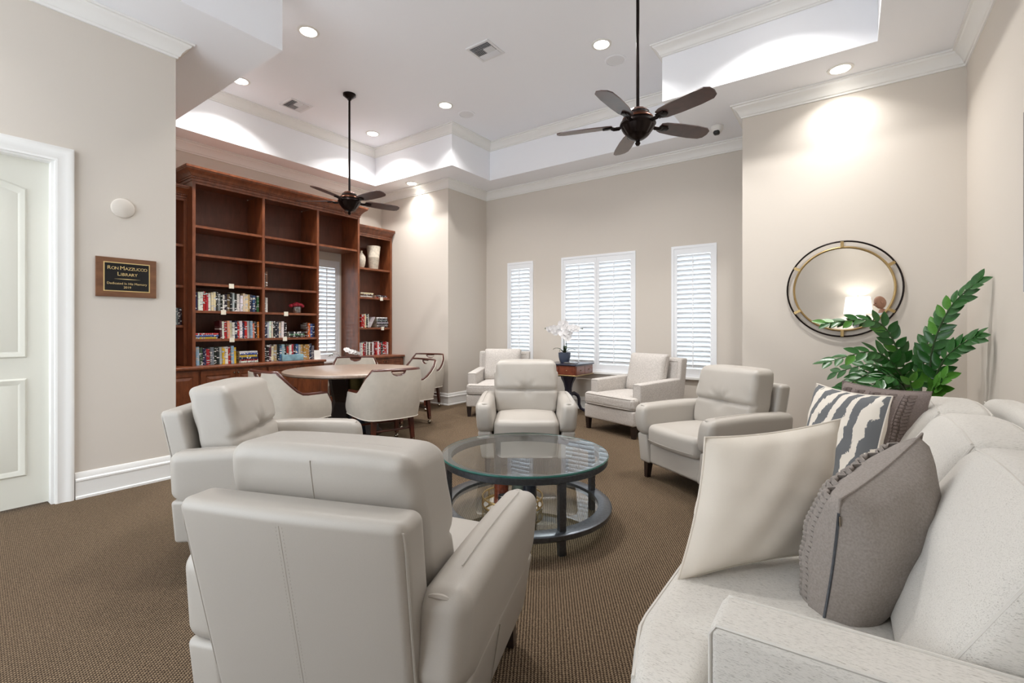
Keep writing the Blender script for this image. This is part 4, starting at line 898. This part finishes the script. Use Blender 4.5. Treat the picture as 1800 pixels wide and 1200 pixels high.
def orchid(label, loc, pot, stems, s=1.0, face=(0.37, -0.93)):
    t = thing('orchid', label, 'plant', loc)
    B().lathe([(0.0, 0.0), (0.058, 0.0), (0.07, 0.02), (0.088, 0.09), (0.09, 0.15), (0.083, 0.152), (0.08, 0.13)], 28, cap=False).build('pot', pot, t)
    B().lathe([(0.0, 0.136), (0.081, 0.134)], 20, cap=False).build('soil', 'soil', t)
    for q, (a, L_, up) in enumerate(((0.2, 0.17, 0.05), (1.9, 0.12, 0.08), (3.3, 0.18, 0.055), (4.6, 0.13, 0.03), (5.4, 0.15, 0.07))):
        bb = B(); n_ = 8; vs = []
        for i in range(n_ + 1):
            f = i / n_; r_ = L_ * f; w_ = 0.028 * math.sin(PI * min(1, f * 0.85 + 0.12)); z = 0.14 + up * math.sin(f * PI * 0.75) * 1.3
            for k, dz in ((-1, 0.006), (0, 0), (1, 0.006)): vs.append((r_ * math.cos(a) - k * w_ * math.sin(a), r_ * math.sin(a) + k * w_ * math.cos(a), z + dz))
        bb.add(vs, [(i * 3 + k, i * 3 + k + 1, i * 3 + k + 4, i * 3 + k + 3) for i in range(n_) for k in range(2)]); bb.build('leaf', 'orchleaf', t, 60)
    fm = None
    for path, fl_ in stems:
        st = B().tube(path, 0.0035, 6).build('stem', 'stem', t)
        for (x, y, z, sc_) in fl_:
            if sc_ < 0.4:
                B().lathe([(0.0, -0.012), (0.008, -0.004), (0.009, 0.004), (0.0, 0.014)], 8, cap=False).build('bud', 'bud', st).location = (x, y, z); continue
            if fm is None: o = petal_flower().build('blossom', 'petal', st, 60); fm = o.data
            else: o = bpy.data.objects.new('blossom', fm); COL.objects.link(o); o.parent = st
            o.matrix_local = Matrix.Translation((x, y, z)) @ Matrix.Rotation(face_rz(*face) + random.uniform(-0.5, 0.5), 4, 'Z') @ Matrix.Rotation(random.uniform(-0.3, 0.3), 4, 'X') @ Matrix.Scale(sc_ * 1.35, 4)
    return t
orchid('white orchid in a slate blue pot on the end table', (-3.43, 6.09, 0.7352), 'bluepot',
       [([(0.0, 0, 0.14), (-0.01, 0, 0.30), (-0.02, 0.0, 0.46), (-0.08, -0.02, 0.52), (-0.20, -0.04, 0.50), (-0.30, -0.05, 0.505)], [(-0.30, -0.05, 0.505, 0.3), (-0.27, -0.05, 0.50, 0.3), (-0.21, -0.05, 0.49, 1.0), (-0.15, -0.05, 0.50, 1.1), (-0.07, -0.05, 0.50, 1.15), (-0.12, -0.06, 0.45, 1.0)]),
        ([(0.02, 0.01, 0.14), (0.035, 0.0, 0.32), (0.05, -0.01, 0.47), (0.12, -0.02, 0.54), (0.22, -0.03, 0.51), (0.31, -0.03, 0.50)], [(0.01, -0.05, 0.56, 1.35), (0.05, -0.05, 0.50, 1.2), (0.02, -0.06, 0.42, 1.1), (0.09, -0.05, 0.43, 1.0), (0.08, -0.05, 0.36, 0.9), (0.17, -0.05, 0.51, 1.1), (0.22, -0.05, 0.50, 0.9), (0.27, -0.03, 0.505, 0.3), (0.31, -0.03, 0.50, 0.3)])])
orchid('white orchid on the low bench in front of the bookcase window', (-6.56, 4.50, 0.501), 'white',
       [([(0.0, 0.0, 0.14), (0.02, 0.01, 0.28), (0.04, 0.03, 0.39), (0.05, 0.12, 0.37), (0.06, 0.24, 0.34)], [(0.07, 0.03, 0.40, 0.75), (0.07, 0.10, 0.37, 0.75), (0.07, 0.15, 0.36, 0.7), (0.07, 0.20, 0.345, 0.7), (0.07, 0.24, 0.335, 0.6)]),
        ([(0.0, -0.02, 0.14), (0.02, -0.04, 0.26), (0.03, -0.10, 0.34), (0.04, -0.19, 0.35), (0.05, -0.28, 0.31)], [(0.05, -0.12, 0.35, 0.5), (0.05, -0.17, 0.36, 0.45), (0.06, -0.22, 0.33, 0.3), (0.06, -0.26, 0.32, 0.3)])], face=(0.87, -0.5))

# ------------------------------------------------------------------ sofa
def rebase(t, loc):
    L_ = Vector(loc)
    for ch in t.children_recursive:
        if ch.location.length < 1e-9: ch.data.transform(Matrix.Translation(-L_))
        else: ch.location -= L_
    t.location = loc
t = thing('sofa', 'oatmeal woven sofa with three back cushions against the wall', 'sofa', (0, 0, 0))
B().rbox((0.10, 2.285, 0.19), (1.02, 2.42, 0.19), 0.02, 3).build('base', 'sofa', t)
def arm(yc, s_):
    a = B().rbox((0.14, yc, 0.355), (0.78, 0.150, 0.52), 0.024, 4, lambda x, y, z: (x, y, z + 0.02 * (x + 0.39) * (1 if z > 0 else 0)), 3).build('arm', 'sofa', t)
    for sy in (-1, 1): B().tube([(-0.2475, yc + sy * 0.068, 0.12), (-0.2475, yc + sy * 0.068, 0.59), (-0.235, yc + sy * 0.068, 0.6105), (0.0, yc + sy * 0.068, 0.6165), (0.5, yc + sy * 0.068, 0.6265)], 0.0042, 6).build('piping', 'piping', a)
arm(1.145, -1); arm(3.425, 1)
sb = B().rbox((-0.09, 2.285, 0.375), (0.74, 2.12, 0.18), 0.055, (8, 16, 3), lambda x, y, z: (x, y, z + (0.02 * max(0, (1 - (x / 0.37) ** 2)) if z > 0 else 0)), 4)
sb.rbox((-0.365, 2.285, 0.375), (0.215, 2.56, 0.178), 0.055, (3, 24, 3), lambda x, y, z: (x + 0.06 * sstep(1.02, 1.28, abs(y)) * max(0, min(1, 0.5 - x / 0.215)), y, z + (0.008 if z > 0 else 0)), 4)
se = sb.build('seat_cushion', 'sofa', t, 60)
for z in (0.452, 0.302):
    B().tube([(-0.462 + 0.06 * sstep(1.02, 1.28, abs(y)), 2.285 + y, z) for y in [-1.25 + 0.0625 * i for i in range(41)]], 0.005, 6).build('piping', 'piping', se)
    B().tube([(-0.385 + 0.025 * i, 1.012, z) for i in range(5)], 0.005, 6).build('piping', 'piping', se)
bf_ = B().rbox((0.56, 2.285, 0.48), (0.15, 2.42, 0.80), 0.05, (3, 14, 6), lambda x, y, z: (x + 0.10 * (z + 0.4), y, z + 0.02 * (1 - (y / 1.21) ** 2)), 4).build('back_frame', 'sofa', t, 60)
B().tube([(0.575, 1.09 + 0.08 * i, 0.855 + 0.02 * (1 - ((1.09 + 0.08 * i - 2.285) / 1.21) ** 2)) for i in range(31)], 0.0045, 6).build('piping', 'piping', bf_)
for y0, y1 in ((1.235, 2.045), (2.055, 2.755), (2.765, 3.345)):
    W_ = y1 - y0; h_ = W_ / 2
    def bk(x, y, z, h_=h_):
        p_ = max(0, (1 - (y / h_) ** 2)) * max(0, 1 - (z / 0.21) ** 2)
        return (x - (0.045 * p_ if x < 0 else -0.01 * p_) + 0.55 * z, y, z + (0.022 * (1 - (y / h_) ** 2) if z > 0 else 0))
    cu = B().rbox((0.29, (y0 + y1) / 2, 0.675), (0.20, W_, 0.42), 0.05, (3, 12, 10), bk, 4).build('back_cushion', 'sofa', t, 60)
    for dx in (-0.085, 0.085):
        B().tube([(0.29 + dx + 0.55 * 0.2, (y0 + y1) / 2 + y, 0.872 + 0.022 * (1 - (y / h_) ** 2)) for y in [-h_ + 0.03 + (W_ - 0.06) * i / 16 for i in range(17)]], 0.0048, 6).build('piping', 'piping', cu)
    for sy in (-1, 1): B().tube([(0.205 + 0.55 * z, (y0 + y1) / 2 + sy * (h_ - 0.016), 0.675 + z) for z in [-0.17 + 0.037 * i for i in range(11)]], 0.0048, 6).build('piping', 'piping', cu)
for x, y in ((-0.34, 1.15), (-0.34, 3.42), (0.52, 1.15), (0.52, 3.42)): taper_leg(B(), x, y, 0.11, 0.03, 0.022).build('leg', 'darkwood', t, 0)
rebase(t, (0.10, 2.285, 0))
for o in [q for q in COL.objects if q.parent is None and q.get('category') in ('bookcase', 'cabinet')]:      # origin at each unit's own foot
    ys = [v_.co.y for c in o.children for v_ in c.data.vertices]; zs = [v_.co.z for c in o.children for v_ in c.data.vertices]
    rebase(o, (-6.70, (min(ys) + max(ys)) / 2, min(zs)))

def pillow(label, C, u, w, S, T, mats, group=None, felt=False, zipper=False, skew=0.0, hz=None):
    hz = hz or S
    u = Vector(u).normalized(); w = Vector(w); w = (w - u * w.dot(u)).normalized(); yv = w.cross(u)
    n_ = 22; bb = B(); idx = {}
    def pt(i, j, side):
        a, b_ = -1 + 2 * i / n_, -1 + 2 * j / n_
        th = T / 2 * (max(0, (1 - a * a) * (1 - b_ * b_)) ** 0.42); wr = 0.004 * math.sin(a * 9 + b_ * 5) * (1 - abs(a)) + 0.003 * math.sin(b_ * 13 - a * 4) * (1 - abs(b_))
        zl = hz / 2 * b_ * (1 - 0.075 * (1 - a * a)); return (S / 2 * a * (1 - 0.075 * (1 - b_ * b_)) + skew * zl, side * (th + (wr if th > 0.01 else 0)), zl)
    for side in (-1, 1):
        bb.cur = 0 if side < 0 else 1; o_ = len(bb.v)
        vs = [pt(i, j, side) for i in range(n_ + 1) for j in range(n_ + 1)]; fs = []
        for i in range(n_):
            for j in range(n_):
                q = (i * (n_ + 1) + j, (i + 1) * (n_ + 1) + j, (i + 1) * (n_ + 1) + j + 1, i * (n_ + 1) + j + 1); fs.append(q if side < 0 else tuple(reversed(q)))
        bb.add(vs, fs)
    t = thing('throw_pillow', label, 'pillow', (0, 0, 0), 0, group)
    t.matrix_world = Matrix(((u.x, yv.x, w.x, C[0]), (u.y, yv.y, w.y, C[1]), (u.z, yv.z, w.z, C[2]), (0, 0, 0, 1)))
    body = bb.build('cover', mats, t, 60)
    rim = [pt(i, 0, 0) for i in range(n_)] + [pt(n_, j, 0) for j in range(n_)] + [pt(n_ - i, n_, 0) for i in range(n_)] + [pt(0, n_ - j, 0) for j in range(n_)]
    B().tube(rim, 0.0035, 6, True).build('edge_seam', mats[1], t)
    if felt:
        fb = B()
        def surf(a, b_): 
            i, j = (a + 1) / 2 * n_, (b_ + 1) / 2 * n_; return pt(i, j, -1)
        for ci in range(5):                      # braided columns of folded felt tabs
            a0 = -0.72 + ci * 0.36
            for k in range(24):
                b0 = -0.90 + k * 0.075
                for sgn in (-1, 1):
                    p = Vector(surf(a0, b0)); q = Vector(surf(max(-0.95, min(0.95, a0 + sgn * 0.13)), min(0.93, b0 + 0.05)))
                    d = (q - p); sd = d.cross(Vector((0, 1, 0))).normalized() * 0.009; nn = Vector((0, -1, 0))
                    vs = [p + sd + nn * 0.003, p - sd + nn * 0.003, p + d * 0.5 + sd * 1.1 + nn * 0.014, p + d * 0.5 - sd * 1.1 + nn * 0.014, q + sd * 0.6 + nn * 0.002, q - sd * 0.6 + nn * 0.002]
                    vs += [v_ - nn * 0.005 for v_ in vs]
                    fb.add(vs, [(0, 1, 3, 2), (2, 3, 5, 4), (6, 8, 9, 7), (8, 10, 11, 9), (0, 2, 8, 6), (2, 4, 10, 8), (1, 7, 9, 3), (3, 9, 11, 5), (0, 6, 7, 1), (4, 5, 11, 10)])
                p = Vector(surf(a0, b0 + 0.02)); fb.rbox((p.x, p.y - 0.010, p.z), (0.020, 0.018, 0.018), 0.006, 1)
        fb.build('felt_tabs', mats[0], body, 40, kind='stuff')
    if zipper:
        B().tube([pt(n_, j, 0) for j in range(2, n_ - 1)], 0.0038, 6).build('zip', 'iron', body)
        p = pt(n_, n_ - 2, 0); B().rbox((p[0] + 0.006, 0.006, p[2] - 0.02), (0.006, 0.003, 0.03), 0.001, 1).build('zip_pull', 'chrome', body)
    return t
pillow('grey felt pillow with braided tabs and zip, beside the sofa arm', (0.05, 1.68, 0.66), (-0.43, -0.86, -0.27), (0.12, 0.0, 0.99), 0.46, 0.25, ['felt', 'felt'], None, True, True, -0.336, 0.40)
pillow('cream pillow with plain back turned and brushstroke front facing the armchairs', (-0.235, 1.755, 0.695), (-0.683, -0.727, -0.077), (0.067, 0.167, 0.39), 0.53, 0.17, ['zebra', 'cream'], None, False, False, -0.42, 0.42)
pillow('cream pillow with bold grey brushstrokes leaning at the sofa end by the potted plant', (-0.04, 2.76, 0.725), (0.62, -0.78, 0), (0.14, 0.16, 0.97), 0.47, 0.16, ['zebra', 'cream'])
pillow('taupe felt pillow with braided tabs behind the brushstroke pillow', (0.10, 3.02, 0.725), (0.72, -0.69, 0), (0.12, 0.16, 0.98), 0.47, 0.16, ['felt2', 'felt2'], None, True)

# ------------------------------------------------------------------ corner plant
PX, PY = 0.44, 4.85
t = thing('potted_plant', 'leafy green plant with arching stems in a white ribbed pot', 'plant', (PX, PY, 0))
B().lathe([(0.0, 0.0), (0.125, 0.0), (0.13, 0.01), (0.175, 0.56), (0.178, 0.60), (0.166, 0.60), (0.16, 0.56)], 64, cap=False, wave=lambda i, j: (0.012 if j % 2 else -0.004) if 0 < i < 4 else 0).build('pot', 'white', t)
B().lathe([(0.0, 0.585), (0.163, 0.575)], 32, cap=False).build('mulch', 'soil', t)
STEMS = [[(0.47, 4.85, 0.58), (0.487, 4.85, 0.747), (0.508, 4.8, 1.102), (0.60, 4.75, 1.402), (0.735, 4.66, 1.583)],
         [(0.47, 4.83, 0.58), (0.487, 4.85, 0.703), (0.55, 4.75, 0.978), (0.63, 4.68, 1.11), (0.72, 4.6, 1.194)],
         [(0.42, 4.85, 0.58), (0.379, 4.85, 0.739), (0.303, 4.75, 1.055), (0.16, 4.68, 1.299), (-0.171, 4.55, 1.287)],
         [(0.41, 4.82, 0.58), (0.375, 4.8, 0.744), (0.263, 4.65, 0.97), (0.121, 4.55, 1.066), (-0.158, 4.4, 0.98)],
         [(0.42, 4.88, 0.58), (0.379, 4.85, 0.694), (0.261, 4.95, 0.881), (0.133, 5.0, 0.942), (-0.11, 5.05, 0.853)],
         [(0.40, 4.82, 0.58), (0.375, 4.8, 0.699), (0.194, 4.65, 0.901), (0.05, 4.55, 0.856), (-0.086, 4.45, 0.746)],
         [(0.42, 4.80, 0.58), (0.388, 4.75, 0.685), (0.271, 4.5, 0.874), (0.183, 4.4, 0.878), (0.088, 4.3, 0.777)],
         [(0.45, 4.86, 0.58), (0.44, 4.85, 0.699), (0.458, 4.9, 0.918), (0.48, 4.92, 1.098), (0.557, 4.95, 1.321)],
         [(0.48, 4.82, 0.58), (0.482, 4.8, 0.665), (0.497, 4.7, 0.744), (0.517, 4.65, 0.814), (0.56, 4.6, 0.90)],
         [(0.45, 4.79, 0.58), (0.438, 4.75, 0.646), (0.398, 4.6, 0.705), (0.367, 4.5, 0.777), (0.347, 4.45, 0.871)],
         [(0.46, 4.78, 0.58), (0.47, 4.72, 0.66), (0.475, 4.66, 0.72), (0.485, 4.60, 0.78), (0.50, 4.55, 0.83)]]
def catmull(P_, n_):
    P_ = [Vector(p) for p in P_]; out = []
    for i in range(len(P_) - 1):
        a, b_, c, d = P_[max(0, i - 1)], P_[i], P_[i + 1], P_[min(len(P_) - 1, i + 2)]
        for k in range(n_):
            q = k / n_; out.append(0.5 * ((2 * b_) + (c - a) * q + (2 * a - 5 * b_ + 4 * c - d) * q * q + (3 * b_ - a - 3 * c + d) * q ** 3))
    out.append(P_[-1]); return out
def leaf_mesh():
    bb = B(); n_ = 7; vs = []
    for i in range(n_ + 1):
        f = i / n_; w_ = 0.25 * math.sin(PI * f ** 0.85) ** 0.8 if 0 < i < n_ else 0.004
        for k, dz in ((-1, 0.05), (0, -0.03), (1, 0.05)): vs.append((f, k * w_, dz * w_ * 4 - 0.10 * f * f))
    return bb.add(vs, [(i * 3 + k, (i + 1) * 3 + k, (i + 1) * 3 + k + 1, i * 3 + k + 1) for i in range(n_) for k in range(2)])
lmesh = {}
for mt_ in ('leaf', 'leaflight'):
    o = leaf_mesh().build('leaf', mt_, None, 60); lmesh[mt_] = o.data; bpy.data.objects.remove(o)
for si, ctrl in enumerate(STEMS):
    pth = [p - Vector((PX, PY, 0)) for p in catmull(ctrl, 9)]; n_ = len(pth)
    st = B().tube(pth, lambda q: 0.011 * (1 - 0.75 * q), 7).build('stem', 'stem', t)
    short = si >= 8; length = sum((pth[i + 1] - pth[i]).length for i in range(n_ - 1)); cnt = 10 if short else max(10, int(length * 0.72 / 0.029))
    n0 = Vector((-0.25, -0.72, 0.62)).normalized()
    for k in range(cnt):
        f = (0.30 if not short else 0.35) + (0.70 if not short else 0.65) * (k + 0.5) / cnt; ii = min(n_ - 2, int(f * (n_ - 1)))
        p = pth[ii].lerp(pth[ii + 1], f * (n_ - 1) - ii); T_ = (pth[ii + 1] - pth[ii]).normalized(); nn = (n0 + Vector((random.uniform(-.25, .25), random.uniform(-.2, .2), random.uniform(-.25, .25)))).normalized()
        S_ = T_.cross(nn).normalized(); sg = 1 if k % 2 else -1; ang = math.radians(random.uniform(38, 55)) * (1 - 0.5 * (k / cnt) ** 3)
        d = (T_ * math.cos(ang) + S_ * sg * math.sin(ang)).normalized(); nz_ = T_.cross(S_) * -1; nz_ = (nz_ - d * nz_.dot(d)).normalized(); yv = nz_.cross(d)
        Ls = random.uniform(0.108, 0.135) * (1.0 if not short else 0.95) * (1 - 0.25 * (k / cnt) ** 4)
        o = bpy.data.objects.new('leaf', lmesh['leaflight' if (short or random.random() < 0.12) else 'leaf']); COL.objects.link(o); o.parent = st
        o.matrix_local = Matrix(((d.x * Ls, yv.x * Ls, nz_.x * Ls, p.x), (d.y * Ls, yv.y * Ls, nz_.y * Ls, p.y), (d.z * Ls, yv.z * Ls, nz_.z * Ls, p.z), (0, 0, 0, 1)))

# ------------------------------------------------------------------ what the mirror shows behind the viewpoint
o = B().rbox((0, 0, 0.59), (1.5, 0.42, 1.18), 0.008, 1).build('sideboard', 'trim'); o.location = (0.02, -1.47, 0); tag(o, 'tall white sideboard under the lit table lamp, reflected in the mirror', 'sideboard')
t = thing('table_lamp', 'lit table lamp with white drum shade reflected in the mirror', 'lamp', (0.12, -1.42, 1.181))
B().lathe([(0.0, 0.0), (0.08, 0.0), (0.085, 0.02), (0.06, 0.04), (0.11, 0.14), (0.115, 0.22), (0.07, 0.32), (0.03, 0.36), (0.0, 0.37)], 28, cap=False).build('lamp_base', 'lampbody', t)
B().lathe([(0.255, 0.38), (0.215, 0.73)], 36, cap=False).build('lamp_shade', 'lampshade', t)
B().lathe([(0.006, 0.36), (0.006, 0.74), (0.012, 0.75), (0.0, 0.77)], 10, cap=False).build('finial_rod', 'brass', t)
l = bpy.data.lights.new('bulb', 'POINT'); l.energy = 5; l.color = (1, 0.97, 0.92); l.shadow_soft_size = 0.05
lo = bpy.data.objects.new('bulb', l); COL.objects.link(lo); lo.parent = t; lo.location = (0, 0, 0.55)

def person(label, loc, rz):
    J = {}; V = []; R = []; E_ = []
    def v_(name, co, r_, par=None):
        J[name] = len(V); V.append(co); R.append(r_)
        if par is not None: E_.append((J[par], J[name]))
    v_('pelvis', (0, 0, 0.99), 0.135); v_('waist', (0, -0.01, 1.14), 0.125, 'pelvis'); v_('chest', (0, 0.0, 1.36), 0.145, 'waist'); v_('neck', (0, -0.005, 1.52), 0.062, 'chest'); v_('nape', (0, -0.03, 1.63), 0.055, 'neck')
    for s, n_ in ((-1, 'l'), (1, 'r')):
        v_('sh' + n_, (s * 0.185, 0.0, 1.46), 0.066, 'chest'); v_('el' + n_, (s * 0.25, 0.03, 1.18), 0.046, 'sh' + n_); v_('wr' + n_, (s * 0.23, -0.13, 0.98), 0.030, 'el' + n_)
        v_('pm' + n_, (s * 0.225, -0.165, 0.905), 0.034, 'wr' + n_)
        for k, (dx, L_) in enumerate(((-0.024, 0.07), (-0.008, 0.08), (0.009, 0.075), (0.025, 0.06))):
            v_('f%d%s' % (k, n_), (s * 0.225 + dx, -0.185, 0.865), 0.0095, 'pm' + n_); v_('g%d%s' % (k, n_), (s * 0.225 + dx, -0.195, 0.865 - L_ * 0.55), 0.0085, 'f%d%s' % (k, n_)); v_('h%d%s' % (k, n_), (s * 0.225 + dx, -0.185, 0.865 - L_), 0.007, 'g%d%s' % (k, n_))
        v_('t0' + n_, (s * 0.19, -0.19, 0.92), 0.011, 'pm' + n_); v_('t1' + n_, (s * 0.175, -0.205, 0.885), 0.0085, 't0' + n_)
        v_('hp' + n_, (s * 0.095, 0.0, 0.93), 0.10, 'pelvis'); v_('kn' + n_, (s * 0.115, -0.015, 0.51), 0.064, 'hp' + n_); v_('an' + n_, (s * 0.125, 0.03, 0.095), 0.042, 'kn' + n_); v_('to' + n_, (s * 0.14, -0.15, 0.045), 0.040, 'an' + n_)
    me = bpy.data.meshes.new('person'); me.from_pydata(V, E_, []); ob = bpy.data.objects.new('person_tmp', me); COL.objects.link(ob)
    md = ob.modifiers.new('skin', 'SKIN'); md.use_smooth_shade = True
    for i, d in enumerate(me.skin_vertices[0].data): d.radius = (R[i], R[i] * (0.78 if R[i] > 0.11 else 1)); d.use_root = (i == 0)
    sb_ = ob.modifiers.new('sub', 'SUBSURF'); sb_.levels = 2; sb_.render_levels = 2
    dg = bpy.context.evaluated_depsgraph_get(); ev = ob.evaluated_get(dg); m2 = ev.to_mesh()
    vs = [tuple(q.co) for q in m2.vertices]; fs = [tuple(p.vertices) for p in m2.polygons]; ev.to_mesh_clear(); bpy.data.objects.remove(ob)
    bb = B(); bb.add(vs, fs)
    bb.m = [(2 if sum(vs[i][2] for i in f) / len(f) < 0.98 and abs(sum(vs[i][0] for i in f) / len(f)) < 0.19 and sum(vs[i][2] for i in f) / len(f) > 0.09 else 3 if sum(vs[i][2] for i in f) / len(f) <= 0.09 else 0 if (sum(vs[i][2] for i in f) / len(f) > 1.53 or (abs(sum(vs[i][0] for i in f) / len(f)) > 0.17 and sum(vs[i][2] for i in f) / len(f) < 1.12)) else 1) for f in fs]
    # bald head bowed slightly forward, face towards -y
    n1, n2 = 36, 28; hv = []
    for i in range(n2 + 1):
        ph = PI * i / n2
        for j in range(n1):
            a = 2 * PI * j / n1; x, y, z = math.sin(ph) * math.sin(a), -math.sin(ph) * math.cos(a), math.cos(ph); fz = max(0.0, -y)
            w_ = 0.078 * (1 - 0.22 * max(0, -z) ** 1.5); X_, Y_, Z_ = x * w_, y * 0.098, z * 0.122
            Y_ -= 0.026 * math.exp(-(x / 0.16) ** 2 - ((z + 0.12) / 0.16) ** 2) * fz        # nose
            Y_ += 0.010 * (math.exp(-((abs(x) - 0.38) / 0.16) ** 2 - ((z - 0.03) / 0.10) ** 2)) * fz   # eye sockets
            Y_ -= 0.012 * math.exp(-(x / 0.35) ** 2 - ((z + 0.85) / 0.2) ** 2) * fz         # chin
            Y_ -= 0.005 * math.exp(-(x / 0.3) ** 2 - ((z + 0.47) / 0.06) ** 2) * fz         # lips
            hv.append((X_, Y_, Z_))
    hf = [(i * n1 + j, (i + 1) * n1 + j, (i + 1) * n1 + (j + 1) % n1, i * n1 + (j + 1) % n1) for i in range(n2) for j in range(n1)]
    RM = Matrix.Translation((0, -0.055, 1.735)) @ Matrix.Rotation(math.radians(18), 4, 'X')
    bb.cur = 0; bb.add([RM @ Vector(p) for p in hv], hf)
    for s in (-1, 1):
        e_ = B().rbox((0, 0, 0), (0.016, 0.034, 0.062), 0.008, 2); bb.add([RM @ (Vector(p) + Vector((s * 0.080, 0.008, -0.004))) for p in e_.v], e_.f)
        bb.cur = 4; e_ = B().lathe([(0.0, -0.011), (0.009, -0.007), (0.0115, 0), (0.009, 0.007), (0.0, 0.011)], 10, cap=False); bb.add([RM @ (Vector(p) + Vector((s * 0.030, -0.079, 0.004))) for p in e_.v], e_.f); bb.cur = 0
    bb.cur = 4; e_ = B().rbox((0, 0, 0), (0.046, 0.006, 0.006), 0.002, 2); bb.add([RM @ (Vector(p) + Vector((0, -0.088, -0.060))) for p in e_.v], e_.f)
    o = bb.build('person', ['skin', 'shirt', 'jeans', 'black', 'eye'], None, 70); o.location = loc; o.rotation_euler = (0, 0, rz); tag(o, label, 'person'); return o
person('bald person in white shirt and dark trousers glimpsed at the mirror edge', (0.50, -0.30, 0), face_rz(-0.95, 0.3))
